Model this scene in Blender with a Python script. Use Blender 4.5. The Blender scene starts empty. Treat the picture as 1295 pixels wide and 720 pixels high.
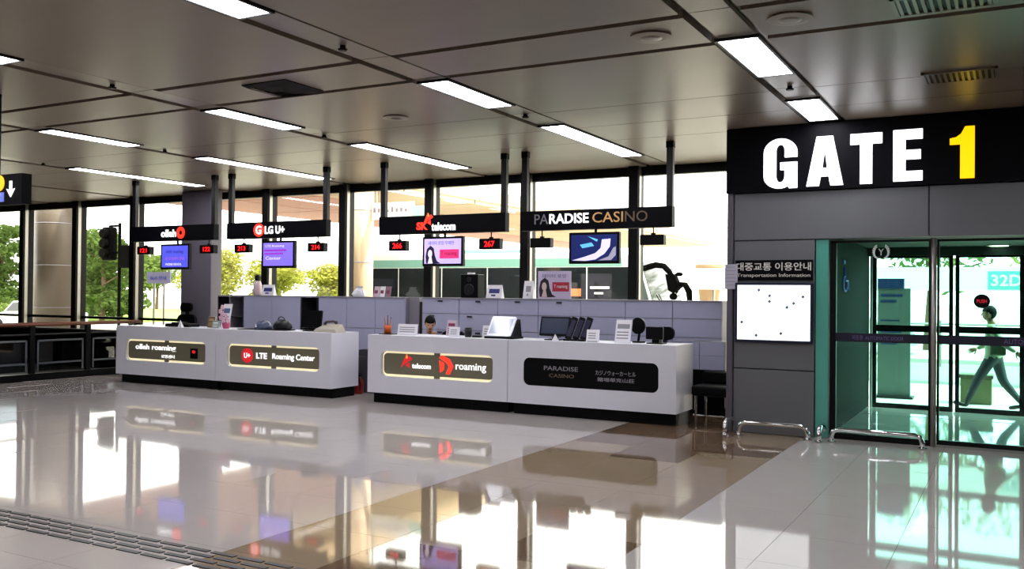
import bpy, bmesh, math, random
from mathutils import Vector, Matrix
from mathutils.geometry import tessellate_polygon

random.seed(7)
S = bpy.context.scene
COL = S.collection
R = math.radians

# ------------------------------------------------------------------ camera
cam_d = bpy.data.cameras.new('camera')
cam = bpy.data.objects.new('camera', cam_d)
COL.objects.link(cam)
cam_d.sensor_width = 36.0
cam_d.lens = 36.0 * 1165.0 / 1295.0
cam_d.clip_end = 600
yaw, pitch, roll = R(28.7), R(0.6), 0.0094
fw = Vector((-math.sin(yaw) * math.cos(pitch), math.cos(yaw) * math.cos(pitch), math.sin(pitch)))
r0 = Vector((math.cos(yaw), math.sin(yaw), 0))
u0 = r0.cross(fw)
rt = math.cos(roll) * r0 + math.sin(roll) * u0
up = -math.sin(roll) * r0 + math.cos(roll) * u0
cam.matrix_world = Matrix(((rt.x, up.x, -fw.x, 0), (rt.y, up.y, -fw.y, 0), (rt.z, up.z, -fw.z, 1.7), (0, 0, 0, 1)))
S.camera = cam

# ------------------------------------------------------------------ world, sun, exposure
w = bpy.data.worlds.new('hazy_sky')
S.world = w
w.use_nodes = True
bg = w.node_tree.nodes['Background']
bg.inputs['Color'].default_value = (1.0, 0.97, 0.92, 1)
bg.inputs['Strength'].default_value = 3.2
sun_d = bpy.data.lights.new('sun', 'SUN')
sun_d.energy = 6.0
sun_d.angle = R(2)
sun_d.color = (1.0, 0.94, 0.82)
sun = bpy.data.objects.new('sun', sun_d)
COL.objects.link(sun)
sun.rotation_euler = Vector((-0.55, -0.20, -0.81)).to_track_quat('-Z', 'Y').to_euler()
S.view_settings.view_transform = 'Standard'
S.view_settings.look = 'None'
S.view_settings.gamma = 1.0
S.view_settings.use_curve_mapping = False
S.view_settings.exposure = 1.15
S.cycles.max_bounces = 8
S.cycles.diffuse_bounces = 3
S.cycles.glossy_bounces = 4
S.cycles.transparent_max_bounces = 24
S.cycles.sample_clamp_indirect = 6.0
S.cycles.caustics_reflective = False
S.cycles.caustics_refractive = False
EM = 0.5             # scale of screens, lit letters and panels
LAMP = 9.0            # radiance of the ceiling lamps


# ------------------------------------------------------------------ materials
def lin(h):
    h = h.lstrip('#')
    c = [int(h[i:i + 2], 16) / 255 for i in (0, 2, 4)]
    return [x / 12.92 if x <= 0.04045 else ((x + 0.055) / 1.055) ** 2.4 for x in c]


MATS = {}


def mat(name, hx, rough=0.5, metal=0.0, vary=0.0, scale=6.0, emit=0.0, spec=0.5, stretch=None, bump=0.0):
    if name in MATS:
        return MATS[name]
    m = bpy.data.materials.new(name)
    m.use_nodes = True
    nt = m.node_tree
    b = nt.nodes['Principled BSDF']
    c = lin(hx)
    b.inputs['Base Color'].default_value = (*c, 1)
    b.inputs['Roughness'].default_value = rough
    b.inputs['Metallic'].default_value = metal
    b.inputs['Specular IOR Level'].default_value = spec
    if vary or bump:
        tc = nt.nodes.new('ShaderNodeTexCoord')
        mp = nt.nodes.new('ShaderNodeMapping')
        mp.inputs['Scale'].default_value = stretch or (1, 1, 1)
        nz = nt.nodes.new('ShaderNodeTexNoise')
        nz.inputs['Scale'].default_value = scale
        nz.inputs['Detail'].default_value = 4
        nt.links.new(tc.outputs['Object'], mp.inputs['Vector'])
        nt.links.new(mp.outputs['Vector'], nz.inputs['Vector'])
        if vary:
            mx = nt.nodes.new('ShaderNodeMix')
            mx.data_type = 'RGBA'
            mx.inputs['A'].default_value = (*[max(0, x * (1 - vary)) for x in c], 1)
            mx.inputs['B'].default_value = (*[min(1, x * (1 + vary)) for x in c], 1)
            nt.links.new(nz.outputs['Fac'], mx.inputs['Factor'])
            nt.links.new(mx.outputs['Result'], b.inputs['Base Color'])
        if bump:
            bp = nt.nodes.new('ShaderNodeBump')
            bp.inputs['Strength'].default_value = bump
            bp.inputs['Distance'].default_value = 0.01
            nt.links.new(nz.outputs['Fac'], bp.inputs['Height'])
            nt.links.new(bp.outputs['Normal'], b.inputs['Normal'])
    if emit:
        b.inputs['Emission Color'].default_value = (*c, 1)
        b.inputs['Emission Strength'].default_value = emit * EM
    MATS[name] = m
    return m


def glass(name, tint, ior=1.45, rough=0.0):
    m = bpy.data.materials.new(name)
    m.use_nodes = True
    nt = m.node_tree
    nt.nodes.clear()
    out = nt.nodes.new('ShaderNodeOutputMaterial')
    tr = nt.nodes.new('ShaderNodeBsdfTransparent')
    tr.inputs['Color'].default_value = (*tint, 1)
    gl = nt.nodes.new('ShaderNodeBsdfGlossy')
    gl.inputs['Roughness'].default_value = rough
    fr = nt.nodes.new('ShaderNodeFresnel')
    geo = nt.nodes.new('ShaderNodeNewGeometry')      # the pane's inner face must not turn into a total mirror
    mi = nt.nodes.new('ShaderNodeMix')
    mi.inputs['A'].default_value = ior
    mi.inputs['B'].default_value = 1.0 / ior
    nt.links.new(geo.outputs['Backfacing'], mi.inputs['Factor'])
    nt.links.new(mi.outputs['Result'], fr.inputs['IOR'])
    mx = nt.nodes.new('ShaderNodeMixShader')
    nt.links.new(fr.outputs[0], mx.inputs[0])
    nt.links.new(tr.outputs[0], mx.inputs[1])
    nt.links.new(gl.outputs[0], mx.inputs[2])
    nt.links.new(mx.outputs[0], out.inputs[0])
    return m


def leafmat(name, hx):
    m = bpy.data.materials.new(name)
    m.use_nodes = True
    nt = m.node_tree
    nt.nodes.clear()
    out = nt.nodes.new('ShaderNodeOutputMaterial')
    d = nt.nodes.new('ShaderNodeBsdfDiffuse')
    t = nt.nodes.new('ShaderNodeBsdfTranslucent')
    nz = nt.nodes.new('ShaderNodeTexNoise')
    nz.inputs['Scale'].default_value = 0.9
    mx = nt.nodes.new('ShaderNodeMix')
    mx.data_type = 'RGBA'
    c = lin(hx)
    mx.inputs['A'].default_value = (*[x * 0.55 for x in c], 1)
    mx.inputs['B'].default_value = (*[min(1, x * 1.35) for x in c], 1)
    nt.links.new(nz.outputs['Fac'], mx.inputs['Factor'])
    for n in (d, t):
        nt.links.new(mx.outputs['Result'], n.inputs['Color'])
    ms = nt.nodes.new('ShaderNodeMixShader')
    ms.inputs[0].default_value = 0.35
    nt.links.new(d.outputs[0], ms.inputs[1])
    nt.links.new(t.outputs[0], ms.inputs[2])
    nt.links.new(ms.outputs[0], out.inputs[0])
    return m


# ------------------------------------------------------------------ mesh builder
class G:
    def __init__(s):
        s.v, s.f, s.m = [], [], []

    def add(s, vs, fs, m=0):
        k = len(s.v)
        s.v += [Vector(p) for p in vs]
        s.f += [[i + k for i in f] for f in fs]
        s.m += [m] * len(fs)
        return s

    def box(s, x0, x1, y0, y1, z0, z1, m=0):
        vs = [(x, y, z) for z in (z0, z1) for y in (y0, y1) for x in (x0, x1)]
        return s.add(vs, [(0, 2, 3, 1), (4, 5, 7, 6), (0, 1, 5, 4), (2, 6, 7, 3), (0, 4, 6, 2), (1, 3, 7, 5)], m)

    def cyl(s, p0, p1, r0_, r1_=None, n=14, m=0):
        r1_ = r0_ if r1_ is None else r1_
        p0, p1 = Vector(p0), Vector(p1)
        a = (p1 - p0).normalized()
        e = a.orthogonal().normalized()
        h = a.cross(e)
        vs = []
        for p, rr in ((p0, r0_), (p1, r1_)):
            for i in range(n):
                t = 2 * math.pi * i / n
                vs.append(p + (e * math.cos(t) + h * math.sin(t)) * rr)
        fs = [(i, (i + 1) % n, n + (i + 1) % n, n + i) for i in range(n)]
        fs += [tuple(reversed(range(n))), tuple(range(n, 2 * n))]
        return s.add(vs, fs, m)

    def tube(s, pts, r, n=10, m=0):
        pts = [Vector(p) for p in pts]
        rs = r if isinstance(r, (list, tuple)) else [r] * len(pts)
        vs = []
        e = None
        for i, p in enumerate(pts):
            a = (pts[min(i + 1, len(pts) - 1)] - pts[max(i - 1, 0)]).normalized()
            if e is None:
                e = a.orthogonal().normalized()
            else:
                e = (e - a * e.dot(a)).normalized()
            h = a.cross(e)
            for k in range(n):
                t = 2 * math.pi * k / n
                vs.append(p + (e * math.cos(t) + h * math.sin(t)) * rs[i])
        fs = []
        for i in range(len(pts) - 1):
            for k in range(n):
                fs.append((i * n + k, i * n + (k + 1) % n, (i + 1) * n + (k + 1) % n, (i + 1) * n + k))
        fs += [tuple(reversed(range(n))), tuple(range((len(pts) - 1) * n, len(pts) * n))]
        return s.add(vs, fs, m)

    def lathe(s, c, prof, n=18, m=0):
        cx, cy, cz = c
        vs = [(cx + r_ * math.cos(2 * math.pi * k / n), cy + r_ * math.sin(2 * math.pi * k / n), cz + z) for r_, z in prof for k in range(n)]
        fs = []
        for i in range(len(prof) - 1):
            for k in range(n):
                fs.append((i * n + k, i * n + (k + 1) % n, (i + 1) * n + (k + 1) % n, (i + 1) * n + k))
        fs += [tuple(reversed(range(n))), tuple(range((len(prof) - 1) * n, len(prof) * n))]
        return s.add(vs, fs, m)

    def ball(s, c, rx, ry, rz, nu=14, nv=9, m=0):
        prof = [(math.sin(math.pi * j / nv), -math.cos(math.pi * j / nv)) for j in range(1, nv)]
        k0 = len(s.v)
        s.lathe((0, 0, 0), prof, nu, m)
        for p in s.v[k0:]:
            p.x, p.y, p.z = c[0] + p.x * rx, c[1] + p.y * ry, c[2] + p.z * rz
        return s

    def plate(s, poly, y0, y1, holes=(), m=0):
        """polygon (x, z) given thickness from y0 (front) to y1"""
        loops = [poly] + list(holes)
        flat = [p for L in loops for p in L]
        tri = tessellate_polygon([[Vector((p[0], p[1], 0)) for p in L] for L in loops])
        n = len(flat)
        vs = [(p[0], y0, p[1]) for p in flat] + [(p[0], y1, p[1]) for p in flat]
        fs = []
        for t in tri:
            a, b, c = [flat[i] for i in t]
            cr = (b[0] - a[0]) * (c[1] - a[1]) - (b[1] - a[1]) * (c[0] - a[0])
            t = list(t) if cr > 0 else list(reversed(t))
            fs.append(t)
            fs.append([i + n for i in reversed(t)])
        k = 0
        for L in loops:
            q = len(L)
            for i in range(q):
                a, b = k + i, k + (i + 1) % q
                fs.append([a, n + a, n + b, b])
            k += q
        return s.add(vs, fs, m)

    def turn(s, M, k0=0):
        for i in range(k0, len(s.v)):
            s.v[i] = M @ s.v[i]
        return s


def about(p, ax, deg):
    return Matrix.Translation(Vector(p)) @ Matrix.Rotation(R(deg), 4, ax) @ Matrix.Translation(-Vector(p))


ORG = {}


def obj(name, g, mats, parent=None, smooth=False, at=None, bevel=0.0):
    """ONE mesh object from world-space geometry"""
    me = bpy.data.meshes.new(name)
    if parent is None:
        if at is None:
            xs = [p.x for p in g.v]
            ys = [p.y for p in g.v]
            at = Vector(((min(xs) + max(xs)) / 2, (min(ys) + max(ys)) / 2, min(p.z for p in g.v)))
        o0 = Vector(at)
    else:
        o0 = ORG[parent.name]
    me.from_pydata([p - o0 for p in g.v], [], g.f)
    mats = mats if isinstance(mats, (list, tuple)) else [mats]
    for m in mats:
        me.materials.append(m)
    if len(mats) > 1:
        me.polygons.foreach_set('material_index', g.m)
    if smooth:
        me.polygons.foreach_set('use_smooth', [len(f) < 5 for f in g.f])
    me.update()
    o = bpy.data.objects.new(name, me)
    COL.objects.link(o)
    ORG[o.name] = o0
    if parent is None:
        o.location = o0
    else:
        o.parent = parent
    if bevel:
        b = o.modifiers.new('bevel', 'BEVEL')
        b.width = bevel
        b.segments = 2
        b.limit_method = 'ANGLE'
    return o


def tag(o, label, cat=None, group=None, kind=None):
    o['label'] = label
    if cat:
        o['category'] = cat
    if group:
        o['group'] = group
    if kind:
        o['kind'] = kind
    return o


def thing(name, loc, label, cat, group=None, kind=None):
    o = bpy.data.objects.new(name, None)
    o.empty_display_size = 0.1
    COL.objects.link(o)
    o.location = loc
    ORG[o.name] = Vector(loc)
    return tag(o, label, cat, group, kind)


def dup(root, loc, label=None):
    """copy of a thing with its parts and sub-parts (mesh data shared)"""
    r = root.copy()
    COL.objects.link(r)
    r.location = loc
    ORG[r.name] = Vector(loc)
    if label:
        r['label'] = label

    def rec(a, b):
        for ch in list(a.children):
            c = ch.copy()
            COL.objects.link(c)
            c.parent = b
            rec(ch, c)
    rec(root, r)
    return r


def piece(name, o, loc, parent, m=None):
    """another copy of a mesh piece (shared mesh) at world location loc"""
    c = bpy.data.objects.new(name, o.data)
    COL.objects.link(c)
    c.parent = parent
    c.location = Vector(loc) - ORG[parent.name]
    if m:
        c.material_slots[0].link = 'OBJECT'
        c.material_slots[0].material = m
    return c


def text(body, x0, x1, z0, z1, y, m, parent, name='lettering', depth=0.006, bold=0.0, shear=0.0, keep=False):
    """flat lettering facing -Y, fitted into x0..x1, z0..z1 with its face at y"""
    cu = bpy.data.curves.new('t', 'FONT')
    cu.body = body
    cu.offset = bold
    cu.shear = shear
    cu.resolution_u = 3
    cu.fill_mode = 'BOTH'
    cu.extrude = 0.02
    t = bpy.data.objects.new('t', cu)
    COL.objects.link(t)
    dg = bpy.context.evaluated_depsgraph_get()
    me = bpy.data.meshes.new_from_object(t.evaluated_get(dg), depsgraph=dg)
    vs = [v.co.copy() for v in me.vertices]
    fs = [list(p.vertices) for p in me.polygons]
    bpy.data.objects.remove(t)
    bpy.data.curves.remove(cu)
    bpy.data.meshes.remove(me)
    a0, a1 = min(p.x for p in vs), max(p.x for p in vs)
    b0, b1 = min(p.y for p in vs), max(p.y for p in vs)
    g = G()
    g.add([(x0 + (p.x - a0) / (a1 - a0) * (x1 - x0), y + (0 if p.z > 0 else depth), z0 + (p.y - b0) / (b1 - b0) * (z1 - z0)) for p in vs], fs)
    return obj(name, g, m, parent)


def rrect(x0, x1, z0, z1, r, k=5):
    P = []
    for cx, cz, a in ((x1 - r, z0 + r, -90), (x1 - r, z1 - r, 0), (x0 + r, z1 - r, 90), (x0 + r, z0 + r, 180)):
        for i in range(k + 1):
            t = R(a + 90 * i / k)
            P.append((cx + r * math.cos(t), cz + r * math.sin(t)))
    return P


def ellipse(cx, cz, rx, rz, n=20):
    return [(cx + rx * math.cos(2 * math.pi * i / n), cz + rz * math.sin(2 * math.pi * i / n)) for i in range(n)]


# ------------------------------------------------------------------ palette
m_tile_light = mat('tile_light', '#bab1ac', 0.045, vary=0.04, scale=3)
m_tile_tan = mat('tile_tan', '#96836c', 0.045, vary=0.07, scale=3)
m_tile_brown = mat('tile_brown', '#6d5846', 0.045, vary=0.08, scale=3)
m_slab = mat('floor_bed', '#55504a', 0.5)
m_ceil = mat('ceiling_panel_paint', '#72665a', 0.34, vary=0.10, scale=1.3, stretch=(0.4, 2.5, 1), spec=0.36)
m_ceil_gap = mat('ceiling_gap', '#4e4238', 0.6)
m_channel = mat('ceiling_channel', '#6e6458', 0.3, vary=0.1)
m_spkrim = mat('speaker_rim', '#8d8478', 0.5)
m_lamp = mat('lamp_diffuser', '#f6f7ff', 0.5, emit=LAMP / EM)
m_dark = mat('dark_metal', '#121114', 0.4, vary=0.15, spec=0.35)
m_black = mat('black_plastic', '#070709', 0.4, spec=0.12)
m_matte = mat('matte_black', '#030303', 0.8, spec=0.02)
m_signblack = mat('sign_black', '#06060b', 0.5, spec=0.08)
m_frame = mat('window_frame_dark', '#0e0c0d', 0.4, spec=0.15)
m_alu = mat('aluminium', '#9a948c', 0.3, 0.8)
m_chrome = mat('chrome', '#d8d8d8', 0.08, 1.0)
m_wallpanel = mat('wall_panel_grey', '#6c6d70', 0.32, 0.15, vary=0.08, scale=2)
m_walljoint = mat('wall_joint', '#2c2a29', 0.6)
m_wall = mat('wall_paint', '#77706a', 0.7, vary=0.05)
m_white = mat('counter_white', '#dddde6', 0.35, vary=0.03)
m_cab = mat('cabinet_white', '#b4b4ce', 0.4, vary=0.04)
m_cabside = mat('cabinet_grey', '#8d8992', 0.5)
m_olive = mat('panel_olive', '#77725c', 0.4)
m_glow = mat('panel_glow', '#f2e6bc', 0.5, emit=0.75)
m_text = mat('letter_white', '#ffffff', 0.5, emit=0.9)
m_textdim = mat('letter_dim', '#8d8a90', 0.5)
m_red = mat('logo_red', '#e0222c', 0.4, emit=0.5)
m_redlit = mat('logo_red_lit', '#ff3020', 0.4, emit=1.4)
m_orange = mat('logo_orange', '#ff8a30', 0.4, emit=0.9)
m_gold = mat('letter_gold', '#c79a62', 0.4, 0.3, emit=0.25)
m_goldim = mat('letter_bronze', '#6f5c48', 0.4, 0.3)
m_yellow = mat('letter_yellow', '#ffce00', 0.4, emit=1.0)
m_gatewhite = mat('gate_letter', '#ffffff', 0.4, emit=1.7)
m_led = mat('led_red', '#ff1418', 0.4, emit=1.6)
m_paper = mat('paper_white', '#e9e6ea', 0.7)
m_wood = mat('handrail_wood', '#6b3420', 0.35, vary=0.25, scale=12, stretch=(1, 0.1, 1))
m_pillar = mat('pillar_grey', '#6a6570', 0.6, vary=0.05)
g_clear = glass('clear_glass', (0.93, 0.95, 0.93))
g_green = glass('green_glass', (0.72, 0.95, 0.91))
g_green2 = glass('green_glass_outer', (0.78, 0.96, 0.93))
g_smoke = glass('smoked_glass', (0.42, 0.46, 0.49), 1.5)

# ------------------------------------------------------------------ setting: floor
X0, X1, Y0, Y1 = -27.5, 8.0, -10.0, 14.2
floor = tag(obj('floor', G().box(X0, X1, Y0, Y1 + 0.14, -0.2, -0.03), m_slab, at=(0, 0, -0.2)),
            'polished concourse floor of light stone with a brown tiled band', kind='structure')
TP = 0.765
TX0, TY0 = -2.24, 5.21
proto = obj('tile', G().box(0.0015, TP - 0.0015, 0.0015, TP - 0.0015, -0.03, 0.0), m_tile_light, at=(0, 0, 0))
bpy.data.objects.remove(bpy.data.objects['tile'])
tile_me = bpy.data.meshes['tile']


def tile_colour(i, j):
    # i counts columns from x = TX0, j rows from y = TY0
    if i == -1:
        return m_tile_tan if j % 6 else m_tile_brown
    if i == -2:
        return m_tile_brown if (j < 0 or j >= 5) else m_tile_tan
    if i == -3:
        return m_tile_brown if j >= 6 else m_tile_tan
    return m_tile_light


def add_tile(x, y, m, sx=1, sy=1):
    c = bpy.data.objects.new('tile', tile_me)
    COL.objects.link(c)
    c.parent = floor
    c.location = Vector((x, y, 0)) - ORG['floor']
    c.scale = (sx, sy, 1)
    c.material_slots[0].link = 'OBJECT'
    c.material_slots[0].material = m


n_t = 0
J0, J1 = -4, 8            # rows whose tiles are built one by one
for j in range(J0, J1 + 1):
    y = TY0 + j * TP
    xl = -1.9 - 1.30 * y     # beyond this the frame shows no floor
    for i in range(-18, 4):
        x = TX0 + i * TP
        if x + TP < xl - 0.4 or (x > 0.1 + 0.06 * y and i > 0):
            continue
        add_tile(x, y, tile_colour(i, j))
        n_t += 1
    il = next(i for i in range(-18, 4) if not (TX0 + i * TP + TP < xl - 0.4))
    ir = max(i for i in range(-18, 4) if not (TX0 + i * TP > 0.1 + 0.06 * y and i > 0))
    xa = TX0 + il * TP
    add_tile(X0, y, m_tile_light, (xa - X0) / TP, 1)
    xb = TX0 + (ir + 1) * TP
    add_tile(xb, y, m_tile_light, (X1 - xb) / TP, 1)
ya = TY0 + J0 * TP
yb = TY0 + (J1 + 1) * TP
for y, y2 in ((Y0, ya), (yb, Y1 + 0.1)):
    for xa, xb, m in ((X0, TX0 - 3 * TP, m_tile_light), (TX0 - 3 * TP, TX0 - 2 * TP, m_tile_brown), (TX0 - 2 * TP, TX0 - TP, m_tile_brown),
                      (TX0 - TP, TX0, m_tile_tan), (TX0, X1, m_tile_light)):
        add_tile(xa, y, m, (xb - xa) / TP, (y2 - y) / TP)

# grooved guide strip let into the floor: four rows of dark bars
gd = thing('guide_strip', (-6.0, 4.2, 0), 'dark dashed guide strip of short bars across the pale floor', 'guide strip')
bar = None
for r_ in range(4):
    for k in range(26):
        x = -9.4 + k * 0.235 + (0.12 if r_ % 2 else 0)
        y = 4.07 + r_ * 0.085
        if bar is None:
            bar = obj('bar', G().box(x, x + 0.2, y, y + 0.04, 0.0005, 0.006), m_dark, gd)
            bx, by = x, y
        else:
            c = bpy.data.objects.new('bar', bar.data)
            COL.objects.link(c)
            c.parent = gd
            c.location = (x - bx, y - by, 0)

# ------------------------------------------------------------------ setting: ceiling
HC = 3.8
ceil = tag(obj('ceiling', G().box(X0, X1, Y0, Y1 + 0.14, HC + 0.06, HC + 0.5), m_ceil_gap, at=(0, 0, HC)),
           'low brownish grey ceiling of large metal panels', kind='structure')
rows_x = [-2.0 + 3.07 * k for k in range(-8, 4)]
ycuts = [Y0, -4.0, 0.9, 1.75, 3.95, 6.65, 7.5, 9.5, 10.55, 11.6, 14.2]
GAP = 0.007
xedges = [X0] + [v for rx in rows_x for v in (rx - 0.19, rx + 0.19)] + [X1]
for a in range(len(xedges) - 1):
    x0, x1 = xedges[a], xedges[a + 1]
    ch = a % 2 == 1
    for b in range(len(ycuts) - 1):
        y0, y1 = ycuts[b], ycuts[b + 1]
        g = G()
        if ch:
            g.box(x0 + 0.035, x1 - 0.035, y0 + 0.006, y1 - 0.006, HC + 0.015, HC + 0.055)
            obj('channel_panel', g, m_channel, ceil)
        else:
            dark = abs(y0 - 6.65) < 0.01
            e = 0.05 if dark or abs(y1 - 6.65) < 0.01 or abs(y0 - 7.5) < 0.01 else GAP
            g.box(x0 + 0.028, x1 - 0.028, y0 + (e if dark or abs(y0 - 7.5) < 0.01 else GAP), y1 - (e if dark or abs(y1 - 6.65) < 0.01 else GAP), HC, HC + 0.055)
            obj('ceiling_panel', g, m_ceil, ceil)

# ceiling lamps (recessed troughs)
LGR = 'long ceiling lamps'


def lamp(x, y0, y1, label):
    t = thing('ceiling_lamp', (x, (y0 + y1) / 2, HC), label, 'ceiling lamp', LGR)
    g = G()
    for a, b, c, d in ((x - 0.185, x - 0.16, y0 - 0.02, y1 + 0.02), (x + 0.16, x + 0.185, y0 - 0.02, y1 + 0.02), (x - 0.16, x + 0.16, y0 - 0.02, y0), (x - 0.16, x + 0.16, y1, y1 + 0.02)):
        g.box(a, b, c, d, HC - 0.012, HC + 0.014)
    obj('lamp_frame', g, m_dark, t)
    obj('diffuser', G().box(x - 0.16, x + 0.16, y0, y1, HC - 0.004, HC + 0.012), m_lamp, t)


lamp(-2.0, 7.43, 8.81, 'short wide ceiling lamp above and before the gate number sign')
lamp(-2.0, 10.05, 11.30, 'ceiling lamp cut off by the top of the black gate sign')
lamp(-5.07, 2.4, 5.16, 'ceiling lamp cut by the top frame edge, over the pale floor')
lamp(-5.07, 7.6, 8.95, 'short ceiling lamp in the row that leads to the casino sign')
lamp(-5.07, 10.25, 13.0, 'long ceiling lamp above the casino sign')
lamp(-8.15, 2.4, 5.2, 'ceiling lamp cut by the side frame edge, over the railing side of the hall')
lamp(-8.15, 7.65, 9.0, 'short ceiling lamp beside the dark square air vent')
lamp(-8.15, 10.33, 13.1, 'long ceiling lamp above the red and white telecom sign')
lamp(-11.22, 7.65, 9.05, 'short ceiling lamp in the row above the round red logo sign')
lamp(-11.22, 10.3, 13.3, 'long ceiling lamp just above the sign with the round red logo')
lamp(-14.25, 10.25, 13.1, 'lowest long ceiling lamp, over the first counter sign by the railing')
for x in (1.07, 4.14):
    lamp(x, 7.43, 8.81, 'long ceiling lamp over the hall, outside the picture')
for x in (-14.25, -11.22, -2.0, 1.07):
    lamp(x, 2.4, 5.16, 'long ceiling lamp over the hall, outside the picture')
for x in (-11.22, -8.15, -5.07, -2.0, 1.07):
    lamp(x, -2.8, -0.1, 'long ceiling lamp over the hall, outside the picture')

# ceiling vents, sprinklers
v = thing('air_vent', (-6.62, 7.15, HC), 'dark square diffuser vent let into the ceiling', 'vent')
g = G()
for k, s in enumerate((0.29, 0.21, 0.13)):
    for q in range(4):
        c, d = (s, s - 0.05)
        a = [(-c, -c), (c, -c), (c, c), (-c, c)]
        p0, p1 = a[q], a[(q + 1) % 4]
        i0, i1 = (p0[0] * d / c, p0[1] * d / c), (p1[0] * d / c, p1[1] * d / c)
        z0, z1 = HC - 0.012 - 0.01 * k, HC - 0.035 - 0.012 * k
        g.add([(-6.62 + p0[0], 7.15 + p0[1], z0), (-6.62 + p1[0], 7.15 + p1[1], z0), (-6.62 + i1[0], 7.15 + i1[1], z1), (-6.62 + i0[0], 7.15 + i0[1], z1)], [(0, 1, 2, 3), (3, 2, 1, 0)])
obj('louvre', g, m_dark, v)
obj('backing', G().box(-6.91, -6.33, 6.86, 7.44, HC - 0.008, HC + 0.002), m_black, v)


def slot_vent(x0, x1, y0, y1, label):
    t = thing('slot_vent', ((x0 + x1) / 2, (y0 + y1) / 2, HC), label, 'vent', 'slotted ceiling vents')
    obj('backing', G().box(x0 + 0.02, x1 - 0.02, y0 + 0.02, y1 - 0.02, HC - 0.006, HC + 0.002), m_black, t)
    g = G()
    for a, b, c, d in ((x0, x1, y0, y0 + 0.03), (x0, x1, y1 - 0.03, y1), (x0, x0 + 0.03, y0, y1), (x1 - 0.03, x1, y0, y1)):
        g.box(a, b, c, d, HC - 0.02, HC + 0.002)
    obj('vent_frame', g, m_channel, t)
    n = 12
    g = None
    for k in range(n):
        xx = x0 + 0.05 + (x1 - x0 - 0.1) * k / (n - 1)
        if g is None:
            g = obj('slat', G().box(xx - 0.012, xx + 0.012, y0 + 0.03, y1 - 0.03, HC - 0.018, HC - 0.006), m_channel, t)
            b0 = xx
        else:
            c = bpy.data.objects.new('slat', g.data)
            COL.objects.link(c)
            c.parent = t
            c.location = (xx - b0, 0, 0)


slot_vent(-0.79, -0.15, 9.35, 9.8, 'slotted vent in the ceiling over the gate sign')
slot_vent(-0.79, -0.12, 6.9, 7.35, 'slotted vent at the top edge of the ceiling')
sp = None
for x, y, lab in ((-2.0, 9.42, 'sprinkler head between the two lamps before the gate sign'), (-5.07, 6.2, 'sprinkler head near the dark seam in the row toward the casino sign'),
                  (-5.07, 9.55, 'sprinkler head between the two lamps above the casino sign'), (-8.15, 6.3, 'sprinkler head in the row of the square air vent'),
                  (-8.15, 9.6, 'sprinkler head between the two lamps above the telecom sign'), (-11.22, 9.6, 'sprinkler head between the lamps above the round red logo sign'),
                  (-14.25, 9.7, 'sprinkler head before the lamp over the first counter')):
    if sp is None:
        sp = thing('sprinkler_head', (x, y, HC), lab, 'sprinkler', 'ceiling sprinkler heads')
        obj('sprinkler_body', G().cyl((x, y, HC + 0.02), (x, y, HC - 0.012), 0.025).cyl((x, y, HC - 0.012), (x, y, HC - 0.028), 0.042, 0.035), m_black, sp)
    else:
        dup(sp, (x, y, HC), lab)
for x, y, lab in ((-1.5, 7.05, 'pale round ceiling speaker by the dark seam toward the gate'), (-2.6, 7.05, 'pale round ceiling speaker between the dark seams')):
    t = thing('ceiling_speaker', (x, y, HC), lab, 'speaker', 'round ceiling speakers')
    obj('speaker_rim', G().lathe((x, y, HC), [(0.16, 0.0), (0.17, -0.015), (0.12, -0.02)], 20), m_spkrim, t)
    obj('speaker_mesh', G().lathe((x, y, HC), [(0.12, -0.012), (0.06, -0.028), (0.01, -0.03)], 20), m_channel, t)
t = thing('round_vent', (-6.5, 8.95, HC), 'small dark round vent in the ceiling between the square vent and the casino sign lamps', 'vent')
obj('vent_ring', G().lathe((-6.5, 8.95, HC), [(0.15, 0.0), (0.155, -0.012), (0.11, -0.018)], 20), m_channel, t)
obj('vent_core', G().lathe((-6.5, 8.95, HC), [(0.11, -0.008), (0.05, -0.022), (0.01, -0.024)], 20), m_dark, t)
tag(obj('trim_5', G().box(X0, X1, Y1 + 0.145, 15.3, HC + 0.06, HC + 0.5), mat('eave_beige', '#b09a80', 0.6)), 'beige eave of the building over the window wall', kind='structure')
# ------------------------------------------------------------------ setting: other walls
tag(obj('wall_left', G().box(X0 - 0.2, X0, Y0, Y1 + 0.14, -0.03, HC + 0.06), m_wall), 'plain wall closing the far end of the hall', kind='structure')
tag(obj('wall_right', G().box(X1, X1 + 0.2, Y0, Y1, -0.03, HC + 0.06), m_wall), 'plain wall beyond the gate', kind='structure')
tag(obj('wall_front', G().box(X0, X1, Y0 - 0.2, Y0, -0.03, HC + 0.06), m_wall), 'plain wall behind the viewpoint', kind='structure')

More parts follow.
